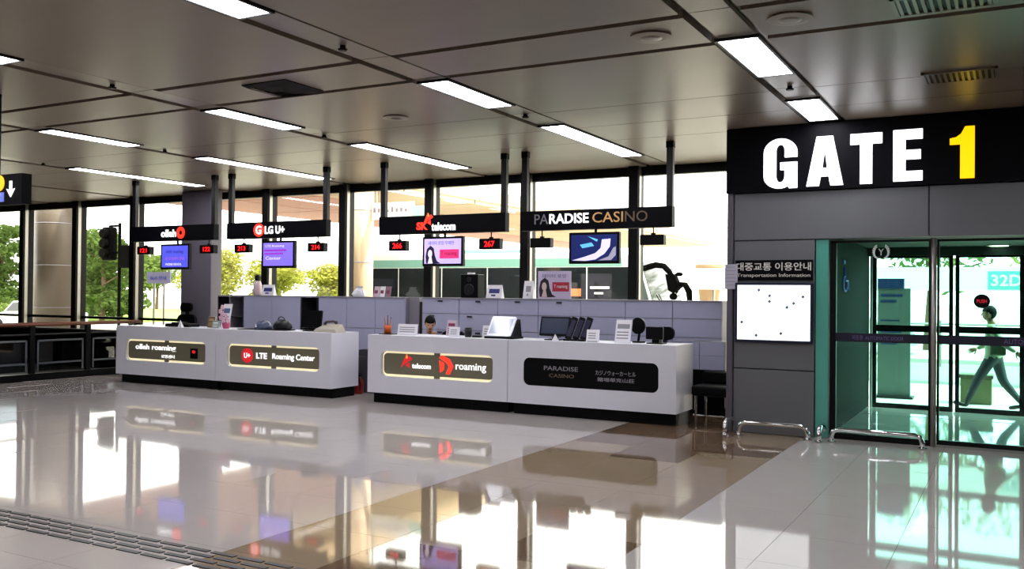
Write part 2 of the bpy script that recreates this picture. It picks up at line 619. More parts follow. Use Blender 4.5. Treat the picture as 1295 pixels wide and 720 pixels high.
# ------------------------------------------------------------------ setting: window wall
YW = 14.2
mx = [-5.47 - 2.0 * k for k in range(11)]
edges = [-3.3] + mx
for k in range(len(edges)):
    xr = edges[k]
    xl_ = edges[k + 1] if k + 1 < len(edges) else X0
    wn = tag(obj('window_%d' % (k + 1), G().box(xl_ + 0.08, xr - 0.08, YW + 0.02, YW + 0.14, 0.0, 0.10).box(xl_ + 0.08, xr - 0.08, YW + 0.02, YW + 0.14, 3.66, HC + 0.05)
             .box(xl_ + 0.08, xr - 0.08, YW + 0.04, YW + 0.10, 1.03, 1.09).box(xl_ + 0.08, xr - 0.08, YW + 0.04, YW + 0.10, 0.74, 0.79), m_frame),
             'full height glazed bay number %d of the dark framed window wall' % (k + 1), kind='structure')
    obj('pane', G().box(xl_ + 0.08, xr - 0.08, YW + 0.065, YW + 0.075, 0.10, 3.66), g_clear, wn)
    obj('mullion', G().box(xl_ - 0.08, xl_ + 0.08, YW - 0.14, YW + 0.14, 0.0, HC + 0.05), m_frame, wn)
    obj('edge_strip', G().box(xl_ + 0.081, xl_ + 0.097, YW - 0.10, YW - 0.02, 0.0, HC), m_alu, wn)

tag(obj('pillar', G().box(-15.50, -14.62, 13.72, 14.02, 0, HC), m_pillar, bevel=0.02), 'square grey pillar behind the first counter sign', kind='structure')

# ------------------------------------------------------------------ setting: gate wall
YG = 11.5
gate = tag(obj('wall_gate', G().box(-3.16, 6.0, YG + 0.05, YG + 0.22, 2.42, HC + 0.05).box(-3.16, -2.15, YG + 0.05, YG + 0.22, 0, 2.42).box(3.2, 6.0, YG + 0.05, YG + 0.22, 0, 2.42), m_walljoint, at=(-3, YG, 0)),
           'grey metal panelled gate wall around the glass doors', kind='structure')


def wp(x0, x1, z0, z1):
    obj('wall_panel', G().box(x0 + 0.006, x1 - 0.006, YG, YG + 0.05, z0 + 0.006, z1 - 0.006), m_wallpanel, gate, bevel=0.006)


wp(-3.12, -2.13, 0.0, 0.80)
wp(-3.12, -2.13, 0.80, 2.395)
for x0, x1 in ((-3.12, -0.876), (-0.876, 1.6), (1.6, 4.0), (4.0, 6.0)):
    wp(x0, x1, 2.395, 2.99)
    wp(x0, x1, 2.99, HC)
wp(3.3, 6.0, 0.0, 2.395)
obj('corner_post', G().box(-3.20, -3.12, YG - 0.03, YG + 0.24, 0, HC), mat('corner_metal', '#5d5a62', 0.35, 0.3), gate, bevel=0.015)
m_teal = mat('teal_back_painted_glass', '#5aa898', 0.12, vary=0.05)
obj('jamb_strip', G().box(-2.125, -1.98, YG + 0.03, YG + 0.09, 0.0, 2.39), m_teal, gate)
# outdoor-side vestibule
tag(obj('wall_vestibule', G().box(-2.25, -2.02, YG + 0.24, 15.36, 0, 2.75), mat('vestibule_wall', '#2a3634', 0.8, vary=0.06, spec=0.05)), 'dark side wall of the glazed entrance lobby', kind='structure')
tag(obj('wall_vestibule_far', G().box(3.2, 3.4, YG + 0.24, 15.36, 0, 2.75), MATS['vestibule_wall']), 'far side wall of the glazed entrance lobby', kind='structure')
vc = tag(obj('ceiling_vestibule', G().box(-2.02, 3.2, YG + 0.24, 15.36, 2.47, 2.75), mat('vestibule_ceiling', '#4a504c', 0.7, spec=0.1)), 'low lobby ceiling between the two sets of glass doors', kind='structure')
tag(obj('floor_vestibule', G().box(-2.02, 3.2, Y1 + 0.15, 15.36, -0.2, 0.0), m_tile_light), 'lobby floor between the doors', kind='structure')
for x in (-0.22, 1.2):
    dl = thing('downlight', (x, 14.9, 2.47), 'round lit downlight in the lobby ceiling' if x < 0 else 'second downlight in the lobby ceiling outside the picture', 'downlight')
    obj('downlight_ring', G().lathe((x, 14.9, 2.47), [(0.17, 0), (0.17, -0.012), (0.13, -0.014)], 20), m_alu, dl)
    obj('bulb_disc', G().cyl((x, 14.9, 2.462), (x, 14.9, 2.452), 0.125, n=20), mat('downlight_glow', '#fff6d8', 0.5, emit=4.0), dl)

# blue pictogram on lobby wall
pg = thing('pictogram', (-2.02, 13.0, 1.8), 'faint blue wheelchair pictogram on the lobby side wall', 'pictogram')
m_blue = mat('pictogram_blue', '#3a55b0', 0.4, emit=0.15)
g = G().tube([(-2.015, 13.0 + 0.17 * math.cos(t), 1.88 + 0.1 * math.sin(t)) for t in [R(a) for a in range(90, 400, 20)]], 0.014, 6)
obj('wheel', g, m_blue, pg)
obj('figure', G().tube([(-2.015, 12.95, 2.1), (-2.015, 13.0, 1.92), (-2.015, 13.2, 1.92), (-2.015, 13.3, 1.80)], 0.016, 6).ball((-2.015, 12.93, 2.17), 0.012, 0.05, 0.035, 10, 6), m_blue, pg)

# ---- gate doors
YD = 11.62
m_band = mat('safety_band', '#15132a', 0.35)
m_bandtext = mat('band_text', '#6a5a8c', 0.5)


def door(nm, x0, x1, y, z1, gm, label, band=None, fw_=0.024, mid=None):
    d = tag(obj(nm, G().box(x0, x0 + fw_, y - 0.03, y + 0.03, 0, z1).box(x1 - fw_, x1, y - 0.03, y + 0.03, 0, z1).box(x0 + fw_, x1 - fw_, y - 0.03, y + 0.03, z1 - 0.03, z1)
            .box(x0 + fw_, x1 - fw_, y - 0.03, y + 0.03, 0, 0.07), m_frame), label, kind='structure')
    obj('pane', G().box(x0 + fw_, x1 - fw_, y - 0.005, y + 0.005, 0.07, z1 - 0.03), gm, d)
    if band:
        obj('safety_band', G().box(x0 + fw_, x1 - fw_, y - 0.012, y - 0.007, band[0], band[1]), m_band, d)
    if mid:
        obj('mid_rail', G().box(x0 + fw_, x1 - fw_, y - 0.025, y + 0.025, mid[0], mid[1]), m_frame, d)
    return d


d1 = door('door_1', -1.97, -0.86, YD, 2.38, g_green, 'fixed green tinted glass panel beside the dark lobby wall', (1.17, 1.275))
text('자동문  AUTOMATIC DOOR', -1.72, -1.15, 1.195, 1.25, YD - 0.016, m_bandtext, d1, depth=0.003)
d2 = door('door_2', -0.80, 1.25, YD + 0.05, 2.38, g_green, 'green tinted sliding glass door in front of the walking person', (1.17, 1.275))
text('AUTOMATIC DOOR', -0.12, 0.5, 1.195, 1.25, YD + 0.034, m_bandtext, d2, depth=0.003)
door('door_3', 1.27, 3.2, YD, 2.38, g_green, 'second sliding glass door past the picture edge', (1.17, 1.275))
tag(obj('trim_1', G().cyl((-0.83, YD - 0.03, 0), (-0.83, YD - 0.03, 2.39), 0.03, n=16), mat('post_steel', '#a09a94', 0.35, 0.6), smooth=True), 'slim steel post between the gate door panels', kind='structure')
obj('side_stile', G().box(-1.946, -1.90, YD - 0.03, YD + 0.03, 0, 2.38), m_frame, d1)
tag(obj('trim_2', G().box(-0.80, 3.2, YD - 0.06, YD + 0.10, 0.0, 0.03), m_chrome), 'bright steel threshold under the sliding gate doors', kind='structure')
# outer doors
YO = 15.3
m_outer = mat('outer_frame', '#33413f', 0.35, 0.3)
for nm, x0, x1 in (('door_4', -1.96, -0.83), ('door_5', -0.80, 0.10), ('door_6', 0.10, 1.2), ('door_7', 1.2, 3.2)):
    door(nm, x0, x1, YO, 2.34, g_green2, 'outer lobby glass door panel with dark frame, %s' % {'door_4': 'in front of the grey notice board', 'door_5': 'in front of the walking person', 'door_6': 'past the person', 'door_7': 'beyond the picture'}[nm], None, 0.055, (1.18, 1.28))
tag(obj('trim_3', G().box(-1.99, -1.96, YO - 0.09, YO + 0.02, 0, 2.34), mat('white_edge', '#d8e0dc', 0.4)), 'white jamb edge of the outer lobby doors', kind='structure')
tag(obj('trim_4', G().box(-2.02, 3.2, YO - 0.1, YO + 0.06, 2.34, 2.47), m_outer), 'dark header over the outer lobby doors', kind='structure')

# decals
dc = thing('wreath_decal', (-1.4, YD, 2.15), 'white laurel wreath emblem high on the fixed glass panel', 'decal')
m_decal = mat('decal_white', '#cfd8d4', 0.5, emit=0.1)
for sgn in (-1, 1):
    pts = [(-1.4 + sgn * 0.075 * math.sin(R(a)), YD - 0.011, 2.23 - 0.085 * math.cos(R(a))) for a in range(10, 160, 15)]
    g = G().tube(pts, 0.005, 5)
    for q, p in enumerate(pts[1:]):
        g.plate([(p[0], p[2]), (p[0] + sgn * 0.028, p[2] + 0.012), (p[0] + sgn * 0.004, p[2] + 0.026)], YD - 0.013, YD - 0.008)
    obj('laurel_branch', g, m_decal, dc)
text('Y', -1.43, -1.37, 2.2, 2.275, YD - 0.013, m_decal, dc, depth=0.004)
ov = thing('oval_sticker', (-0.34, YD, 1.57), 'black oval sticker with red lettering on the sliding door glass', 'sticker')
obj('sticker_disc', G().plate(ellipse(-0.34, 1.67, 0.085, 0.08), YD + 0.036, YD + 0.043), m_black, ov)
text('PUSH', -0.39, -0.29, 1.65, 1.69, YD + 0.033, m_red, ov, depth=0.002)

# ---- GATE 1 sign
gs = thing('gate_sign', (-3.2, 11.46, 2.99), 'long black overhead sign with white GATE and yellow number 1', 'sign')
obj('sign_box', G().box(-3.2, 6.0, 11.43, 11.5, 2.99, HC - 0.005), m_signblack, gs)
YL = 11.40


def letter(poly, x0, x1, z0, z1, m, holes=()):
    f = lambda L: [(x0 + p[0] * (x1 - x0), z0 + p[1] * (z1 - z0)) for p in L]
    obj('letter', G().plate(f(poly), YL, 11.435, [f(h) for h in holes]), m, gs)


def arc(cx, cy, rx, ry, a0, a1, n=8):
    return [(cx + rx * math.cos(R(a0 + (a1 - a0) * i / n)), cy + ry * math.sin(R(a0 + (a1 - a0) * i / n))) for i in range(n + 1)]


Gp = ([(1, .62), (.63, .62), (.63, .74)] + arc(.50, .76, .13, .12, 0, 180, 8) + arc(.50, .24, .13, .12, 180, 360, 8) + [(.63, .37), (.50, .37), (.50, .52), (1, .52), (1, 0), (.76, 0), (.72, .06)]
      + arc(.46, .25, .46, .25, -55, -180, 9) + arc(.5, .72, .5, .28, 180, 0, 14))
letter(Gp, -2.73, -2.33, 3.02, 3.63, m_gatewhite)
letter([(0, 0), (.34, 0), (.39, .19), (.61, .19), (.66, 0), (1, 0), (.72, 1), (.28, 1)], -2.22, -1.80, 3.03, 3.62, m_gatewhite, [[(.43, .36), (.5, .74), (.57, .36)]])
letter([(0, 1), (0, .79), (.31, .79), (.31, 0), (.69, 0), (.69, .79), (1, .79), (1, 1)], -1.72, -1.37, 3.03, 3.62, m_gatewhite)
letter([(0, 0), (1, 0), (1, .19), (.42, .19), (.42, .42), (.94, .42), (.94, .60), (.42, .60), (.42, .81), (1, .81), (1, 1), (0, 1)], -1.25, -0.94, 3.04, 3.63, m_gatewhite)
letter([(.42, 0), (1, 0), (1, 1), (.62, 1), (.45, .86), (.25, .80), (0, .78), (0, .66), (.42, .66)], -0.66, -0.41, 3.04, 3.62, m_yellow)

# ---- transport sign + light box
ts = thing('direction_board', (-2.6, YG, 1.87), 'black board with Korean lettering and Transportation Information above the white map', 'sign')
obj('board', G().box(-3.09, -2.15, YG - 0.03, YG - 0.002, 1.90, 2.15), m_signblack, ts)
text('대중교통 이용안내', -3.08, -2.17, 2.02, 2.12, YG - 0.035, mat('letter_grey', '#b8b5ae', 0.5, emit=0.25), ts, depth=0.004, bold=0.012)
text('Transportation Information', -3.07, -2.18, 1.93, 1.985, YG - 0.035, MATS['letter_grey'], ts, depth=0.004)
lb = thing('light_box', (-2.6, YG, 1.13), 'bright white backlit map panel with a few tiny marks on the gate wall', 'light box')
obj('box_frame', G().box(-3.09, -2.14, YG - 0.05, YG - 0.002, 1.13, 1.87), mat('box_frame', '#1b1e3a', 0.3), lb, bevel=0.01)
obj('lit_panel', G().box(-3.055, -2.175, YG - 0.056, YG - 0.051, 1.165, 1.84), mat('lit_white', '#fbffff', 0.4, emit=0.95), lb)
g = G()
for x, z in ((-2.79, 1.78), (-2.66, 1.71), (-2.66, 1.64), (-2.26, 1.70), (-2.37, 1.62), (-2.45, 1.57), (-3.0, 1.38), (-2.52, 1.25), (-2.82, 1.22)):
    g.plate([(x - 0.02, z), (x, z - 0.022), (x + 0.022, z), (x + 0.004, z + 0.022)], YG - 0.0585, YG - 0.056)
obj('map_mark', g, mat('map_mark', '#5a6a9a', 0.5), lb)['kind'] = 'stuff'
nt_ = thing('paper_notice', (-3.14, YG - 0.04, 1.79), 'small grey paper notice taped at the corner of the gate wall', 'notice')
obj('sheet', G().box(-3.22, -3.06, YG - 0.036, YG - 0.032, 1.79, 2.10), mat('notice_grey', '#b5b3c2', 0.7), nt_)
g = G()
for k in range(6):
    g.box(-3.20, -3.09 + 0.01 * (k % 2), YG - 0.0375, YG - 0.036, 2.06 - 0.045 * k, 2.068 - 0.045 * k)
obj('text_lines', g, m_textdim, nt_)


# ---- chrome barrier hoops
def hoop(x0, x1, y, h, label, yend=None):
    t = thing('barrier_rail', ((x0 + x1) / 2, y, 0), label, 'barrier rail', 'chrome barrier rails')
    if yend is None:
        pts = [(x0, y, 0.0), (x0, y, h - 0.08), (x0 + 0.02, y, h - 0.025), (x0 + 0.08, y, h), (x1 - 0.08, y, h), (x1 - 0.02, y, h - 0.025), (x1, y, h - 0.08), (x1, y, 0.0)]
    else:
        pts = [(x0, y, 0.0), (x0, y, h - 0.08), (x0, y + 0.02, h - 0.025), (x0, y + 0.08, h), (x0, yend - 0.08, h), (x0, yend, h - 0.08), (x0, yend, 0.0)]
    obj('hoop', G().tube(pts, 0.028, 12), m_chrome, t, smooth=True)
    for p in (pts[0], pts[-1]):
        obj('foot_flange', G().cyl((p[0], p[1], 0.0), (p[0], p[1], 0.012), 0.05, n=16), m_chrome, t)


hoop(-2.98, -2.16, 11.27, 0.16, 'low chrome hoop rail in front of the map panel wall')
hoop(-1.90, -0.92, 11.32, 0.15, 'low chrome hoop rail in front of the fixed glass panel')
hoop(-3.12, 0, 11.15, 0.17, 'low chrome hoop rail seen end on at the gate wall corner', 11.9)
hoop(-2.02, 0, 11.2, 0.17, 'low chrome hoop rail seen end on beside the green jamb', 11.56)

# ------------------------------------------------------------------ service counters
ZC = 1.05


def counter(x0, x1, label, lit=True, back=12.2):
    t = thing('service_counter', ((x0 + x1) / 2, YG, 0), label, 'counter', 'white service counters')
    px0, px1, pz0, pz1 = x0 + 0.25, x1 - 0.24, 0.42, 0.81
    y = YG
    inner = rrect(px0, px1, pz0, pz1, 0.09, 5)
    g = G()
    g.plate([(x0, 0.16), (x1, 0.16), (x1, ZC), (x0, ZC)], y, y + 0.07, [inner])
    obj('front_panel', g, m_white, t)
    obj('carcass', G().box(x0, x0 + 0.05, y + 0.07, back, 0.16, ZC - 0.04).box(x1 - 0.05, x1, y + 0.07, back, 0.16, ZC - 0.04).box(x0 + 0.05, x1 - 0.05, y + 0.10, y + 0.16, 0.16, ZC - 0.04)
        .box(x0 + 0.05, x1 - 0.05, y + 0.16, back, 0.16, 0.2), m_white, t)
    obj('worktop', G().box(x0, x1, y + 0.07, back, ZC - 0.04, ZC), m_white, t)
    obj('kick_base', G().box(x0 + 0.06, x1 - 0.03, y + 0.09, back - 0.06, 0, 0.16), m_black, t)
    if lit:
        ins = rrect(px0 + 0.02, px1 - 0.02, pz0 + 0.035, pz1 - 0.035, 0.065, 5)
        obj('recess_glow', G().plate(rrect(px0 - 0.01, px1 + 0.01, pz0 - 0.01, pz1 + 0.01, 0.09, 5), y + 0.075, y + 0.099), m_glow, t)
        p = obj('inset_board', G().plate(ins, y + 0.055, y + 0.068), m_olive, t)
        xm = (px0 + px1) / 2
        obj('clip', G().box(xm - 0.05, xm + 0.05, y + 0.055, y + 0.07, pz0, pz0 + 0.04), m_olive, t)
        obj('clip', G().box(xm - 0.05, xm + 0.05, y + 0.055, y + 0.07, pz1 - 0.04, pz1), m_olive, t)
        return t, y + 0.048, p
    p = obj('inset_board', G().plate(rrect(px0 - 0.004, px1 + 0.004, pz0 - 0.004, pz1 + 0.004, 0.09, 5), y + 0.012, y + 0.06), m_black, t)
    return t, y + 0.007, p


c1, yb1, p1 = counter(-14.67, -12.12, 'white counter next to the railing with the olleh roaming panel')
text('olleh roaming', -14.2, -13.15, 0.60, 0.725, yb1, m_text, p1, bold=0.02)
text('로밍센터', -13.52, -13.18, 0.49, 0.55, yb1, m_text, p1, bold=0.01)
obj('red_mark', G().box(-12.78, -12.60, yb1 - 0.004, yb1 + 0.004, 0.51, 0.69, 0).plate(ellipse(-12.69, 0.63, 0.045, 0.03, 10), yb1 - 0.008, yb1 - 0.004, m=1), [m_black, m_red], p1)
c2, yb2, p2 = counter(-12.11, -9.57, 'white counter with the round red logo and Roaming Center panel')
obj('logo_disc', G().plate(ellipse(-11.42, 0.62, 0.13, 0.125, 24), yb2 - 0.003, yb2 + 0.004), m_red, p2)
text('U+', -11.49, -11.35, 0.575, 0.665, yb2 - 0.007, m_text, p2, bold=0.02)
text('LTE', -11.22, -10.98, 0.575, 0.675, yb2, m_text, p2, bold=0.03)
text('Roaming Center', -10.86, -9.95, 0.555, 0.68, yb2, m_text, p2, bold=0.015)
c3, yb3, p3 = counter(-8.84, -6.36, 'white counter with the telecom and red T roaming panel')


def butterfly(cx, cz, s, y, parent, m1, m2):
    obj('logo_wing', G().plate([(cx - s, cz - s * .9), (cx - s * .1, cz - s * .2), (cx + s * .1, cz + s * .5), (cx - s * .3, cz + s * .4), (cx - s * .1, cz + s)], y, y + 0.006)
        .plate([(cx, cz - s * .2), (cx + s * .95, cz + s * .35), (cx + s * .5, cz + s * .75), (cx + s * .15, cz + s * .55)], y, y + 0.006)
        .plate([(cx - s * .2, cz - s * .5), (cx + s * .5, cz - s * .9), (cx + s * .45, cz - s * .1)], y, y + 0.006), m1, parent)
    obj('logo_tip', G().plate([(cx - s * .15, cz + s * .45), (cx + s * .2, cz + s * .4), (cx + s * .05, cz + s * 1.05)], y - 0.003, y + 0.004), m2, parent)


butterfly(-8.14, 0.66, 0.11, yb3, p3, m_red, m_orange)
text('telecom', -8.04, -7.70, 0.56, 0.64, yb3, m_text, p3, bold=0.02)
obj('logo_tee', G().plate([(-7.55, .74), (-7.50, .78), (-7.36, .72), (-7.30, .62), (-7.36, .50), (-7.43, .50), (-7.38, .62), (-7.44, .68)], yb3, yb3 + 0.006)
    .plate([(-7.55, .70), (-7.46, .66), (-7.47, .56), (-7.53, .52)], yb3, yb3 + 0.006), m_redlit, p3)
text('roaming', -7.26, -6.74, 0.545, 0.68, yb3, m_text, p3, bold=0.008)
c4, yb4, p4 = counter(-6.35, -3.86, 'white counter at the gate end with the black casino panel', lit=False)
text('PARADISE', -5.78, -5.26, 0.645, 0.705, yb4, m_textdim, p4)
text('CASINO', -5.70, -5.32, 0.55, 0.60, yb4, m_goldim, p4)
text('カジノウォーカーヒル', -5.00, -4.42, 0.615, 0.68, yb4, m_textdim, p4)
text('賭場華克山莊', -4.97, -4.44, 0.53, 0.585, yb4, m_textdim, p4, bold=0.01)

# ------------------------------------------------------------------ overhead signs
YS = 12.0


def hsign(x0, x1, label):
    t = thing('hanging_sign', ((x0 + x1) / 2, YS, 2.62), label, 'sign', 'overhead counter signs')
    obj('board', G().box(x0, x1, YS - 0.06, YS + 0.06, 2.63, 2.915), m_signblack, t)
    for x in (x0 + 0.05, x1 - 0.05):
        obj('hanger_pole', G().box(x - 0.045, x + 0.045, YS - 0.035, YS + 0.035, 2.915, HC), m_dark, t)
        obj('pole_sleeve', G().box(x - 0.052, x + 0.052, YS - 0.042, YS + 0.042, HC - 0.09, HC), m_black, t)
    return t


s1 = hsign(-14.86, -12.66, 'black overhead sign with white olleh lettering and a red ring')
ys = YS - 0.068
text('olleh', -14.02, -13.62, 2.70, 2.84, ys, m_text, s1, bold=0.04)
obj('logo_ring', G().plate(ellipse(-13.50, 2.775, 0.105, 0.11, 18), ys - 0.004, ys + 0.008, [ellipse(-13.50, 2.775, 0.045, 0.045, 12)[::-1]]), m_redlit, s1)
s2 = hsign(-12.34, -10.07, 'black overhead sign with a round red face logo and white lettering')
obj('logo_disc', G().plate(ellipse(-11.57, 2.775, 0.12, 0.115, 22), ys - 0.002, ys + 0.008), m_redlit, s2)
text('G', -11.64, -11.50, 2.70, 2.85, ys - 0.005, m_text, s2, bold=0.03)
text('LG U+', -11.43, -10.98, 2.70, 2.84, ys, m_text, s2, bold=0.04)
s3 = hsign(-8.98, -6.66, 'black overhead sign with a red butterfly logo and white telecom lettering')
text('SK', -8.25, -8.04, 2.69, 2.81, ys, m_redlit, s3, bold=0.04)
butterfly(-8.03, 2.85, 0.10, ys - 0.004, s3, m_redlit, m_orange)
text('telecom', -7.97, -7.53, 2.67, 2.80, ys, m_text, s3, bold=0.03)
s4 = hsign(-6.41, -4.08, 'black overhead sign reading Paradise Casino in white and gold')
for wd, a, b, m in (('PA', -6.17, -5.95, m_textdim), ('RADISE', -5.93, -5.31, m_text), ('CASI', -5.25, -4.79, m_gold), ('NO', -4.76, -4.43, m_goldim)):
    text(wd, a, b, 2.72, 2.865, ys, m, s4, bold=0.02 if wd == 'RADISE' else 0.0)

# ---- hanging monitors
m_scr = []


def screen_mat(name, cols, strength):
    return mat(name, cols, 0.3, emit=strength)


def monitor(x0, x1, z0, z1, label, scr):
    t = thing('hanging_monitor', ((x0 + x1) / 2, 11.97, z0), label, 'monitor', 'monitors under the overhead signs')
    xm = (x0 + x1) / 2
    obj('bezel', G().plate(rrect(x0, x1, z0, z1, 0.012, 2), 11.935, 11.995), m_black, t)
    sc_ = obj('screen', G().box(x0 + 0.035, x1 - 0.035, 11.931, 11.936, z0 + 0.04, z1 - 0.035), scr, t)
    obj('mount_pole', G().cyl((xm, 12.0, z1 - 0.05), (xm, 12.0, 2.63), 0.02, n=10).box(xm - 0.08, xm + 0.08, 11.98, 12.03, z1 - 0.2, z1 - 0.03), m_black, t)
    return t, sc_


t1, q1 = monitor(-14.02, -13.27, 2.10, 2.57, 'small hanging monitor with a blue text screen under the first sign', screen_mat('screen_blue', '#5458d8', 0.75))
m_sbl = mat('screen_mark_dark', '#2a2a9c', 0.4, emit=0.35)
m_spk = mat('screen_mark_pink', '#b060d0', 0.4, emit=0.6)
m_swh = mat('screen_mark_white', '#d8d4ff', 0.4, emit=0.9)
text('olleh roaming', -13.88, -13.42, 2.38, 2.46, 11.929, m_sbl, q1, depth=0.002)
text('KT로밍센터 안내', -13.88, -13.40, 2.27, 2.33, 11.929, m_spk, q1, depth=0.002)
text('PHONE RENTAL', -13.88, -13.46, 2.17, 2.215, 11.929, m_swh, q1, depth=0.002)
t2, q2 = monitor(-11.49, -10.75, 2.11, 2.58, 'small hanging monitor with a violet screen under the round red logo sign', screen_mat('screen_violet', '#7a68e0', 0.85))
obj('magenta_line', G().box(-11.43, -10.92, 11.929, 11.931, 2.40, 2.43).box(-11.43, -11.0, 11.929, 11.931, 2.345, 2.37), mat('screen_mark_magenta', '#9a28b8', 0.4, emit=0.6), q2)
text('LTE Roaming', -11.40, -10.98, 2.465, 2.51, 11.929, m_swh, q2, depth=0.002)
text('Center', -11.40, -11.05, 2.255, 2.31, 11.929, m_swh, q2, depth=0.002)
t3, q3 = monitor(-8.13, -7.39, 2.12, 2.58, 'small hanging monitor showing a long haired woman beside a red box', screen_mat('screen_lilac', '#b8a8ee', 0.9))


def woman_poster(x, z, s, y, parent, dark, skin):
    """flat printed woman with long black hair"""
    hair = [(x - .26 * s, z), (x - .30 * s, z + .35 * s), (x - .22 * s, z + .75 * s), (x, z + .92 * s), (x + .2 * s, z + .78 * s), (x + .27 * s, z + .42 * s), (x + .40 * s, z + .12 * s), (x + .62 * s, z), (x + .2 * s, z - .02 * s)]
    obj('printed_hair', G().plate(hair, y, y + 0.001), dark, parent)
    obj('printed_face', G().plate(ellipse(x - .02 * s, z + .50 * s, .13 * s, .20 * s, 14), y - 0.0012, y - 0.0002).plate([(x - .16 * s, z), (x - .06 * s, z + .34 * s), (x + .06 * s, z + .34 * s), (x + .14 * s, z)], y - 0.0012, y - 0.0002), skin, parent)


woman_poster(-7.98, 2.165, 0.30, 11.929, q3, mat('screen_dark', '#1c1640', 0.4, emit=0.1), mat('screen_skin', '#e8d8f0', 0.4, emit=0.8))
obj('red_box', G().box(-7.81, -7.46, 11.929, 11.931, 2.24, 2.38), mat('screen_red', '#d03070', 0.4, emit=0.8), q3)
text('T roaming', -7.78, -7.50, 2.27, 2.35, 11.927, mat('screen_red_text', '#a01038', 0.4, emit=0.5), q3, depth=0.002)
text('데이터 로밍 무제한', -8.02, -7.55, 2.45, 2.51, 11.929, m_sbl, q3, depth=0.002)
t4, q4 = monitor(-5.61, -4.84, 2.14, 2.585, 'small hanging monitor with a dark blue picture of a white curved building', screen_mat('screen_navy', '#0c1c5c', 0.5))
obj('curve_roof', G().plate([(-5.56, 2.19), (-5.36, 2.24), (-5.20, 2.29), (-5.12, 2.36), (-5.10, 2.48), (-4.97, 2.49), (-4.98, 2.38), (-5.06, 2.28), (-5.20, 2.20), (-5.35, 2.18)], 11.929, 11.931), mat('screen_white_curve', '#c8c0f4', 0.4, emit=0.9), q4)
obj('cyan_streak', G().plate([(-5.44, 2.41), (-5.26, 2.44), (-5.22, 2.39), (-5.40, 2.36)], 11.929, 11.931).plate([(-5.32, 2.53), (-5.16, 2.48), (-5.18, 2.45)], 11.929, 11.931), mat('screen_cyan', '#5ab0d8', 0.4, emit=0.8), q4)
obj('grey_swirl', G().plate([(-5.16, 2.185), (-5.0, 2.24), (-4.93, 2.36), (-4.89, 2.38), (-4.89, 2.26), (-4.96, 2.19)], 11.929, 11.931), mat('screen_grey', '#9a94a8', 0.4, emit=0.6), q4)


def ticket(x0, x1, z0, z1, label, txt):
    t = thing('number_display', ((x0 + x1) / 2, 11.97, z0), label, 'number display', 'red number displays under the signs')
    xm = (x0 + x1) / 2
    obj('display_case', G().plate(rrect(x0, x1, z0, z1, 0.012, 2), 11.92, 12.02), m_black, t)
    if txt:
        text(txt, xm - 0.09, xm + 0.09, z0 + 0.035, z1 - 0.035, 11.916, m_led, t, 'digits', depth=0.003, bold=0.02)
    obj('hanger', G().cyl((xm, 11.98, z1), (xm, 11.98, 2.6295), 0.01, n=8).cyl((xm, 11.98, z1), (xm, 11.98, z1 + 0.025), 0.035, n=10), m_black, t)


ticket(-14.65, -14.30, 2.385, 2.535, 'red number display at the railing end of the first sign', '121')
ticket(-12.99, -12.64, 2.385, 2.535, 'red number display in front of the grey pillar edge', '122')
ticket(-12.13, -11.78, 2.385, 2.535, 'red number display under the face logo sign, beside its violet monitor, pillar side', '213')
ticket(-10.45, -10.10, 2.38, 2.53, 'red number display under the face logo sign next to the tan column', '214')
ticket(-8.77, -8.44, 2.37, 2.53, 'red number display under the telecom sign next to the tan column', '266')
ticket(-7.10, -6.74, 2.37, 2.53, 'red number display under the telecom sign next to the casino sign', '267')
ticket(-6.23, -5.90, 2.38, 2.52, 'unlit black number display under the casino sign, telecom side', None)
ticket(-4.53, -4.19, 2.39, 2.53, 'unlit black number display at the gate end of the casino sign', None)

# wayfinding sign, near the frame edge
wf = thing('wayfinding_sign', (-10.2, 6.0, 2.6), 'black hanging direction sign with yellow round icon and white arrow, cut by the frame edge', 'sign')
obj('board', G().box(-11.6, -9.12, 5.97, 6.08, 2.60, 2.92), m_signblack, wf)
for x in (-11.3, -9.62):
    obj('hanger_pole', G().cyl((x, 6.02, 2.92), (x, 6.02, HC), 0.03, n=10), m_black, wf)
obj('round_icon', G().plate(ellipse(-9.50, 2.83, 0.085, 0.085, 18), 5.96, 5.97).plate(ellipse(-9.50, 2.83, 0.02, 0.02, 10), 5.957, 5.96, m=1), [mat('icon_yellow', '#ffc020', 0.4, emit=1.0), m_black], wf)
obj('white_icon', G().plate(ellipse(-9.72, 2.83, 0.08, 0.085, 18), 5.96, 5.97), m_text, wf)
obj('blue_icon', G().box(-9.80, -9.63, 5.96, 5.97, 2.63, 2.73).box(-9.60, -9.42, 5.963, 5.97, 2.63, 2.73), mat('icon_blue', '#6a7cd8', 0.4, emit=0.6), wf)
ar = lambda x, z, s, a: [(x + s * (p[0] * math.cos(a) - p[1] * math.sin(a)), z + s * (p[0] * math.sin(a) + p[1] * math.cos(a))) for p in ((-.2, 1), (-.2, 0), (-.75, .15), (0, -.8), (.75, .15), (.2, 0), (.2, 1))]
obj('down_arrow', G().plate(ar(-9.30, 2.75, 0.095, 0), 5.96, 5.97), m_text, wf)
obj('slant_arrow', G().plate(ar(-9.51, 2.685, 0.045, -0.7), 5.957, 5.963), m_text, wf)

# ------------------------------------------------------------------ back cabinets
YB, YB2, ZB = 13.2, 13.62, 1.63
m_slot = mat('handle_dark', '#2a2836', 0.5)
m_nook = mat('nook_dark', '#24212a', 0.7)


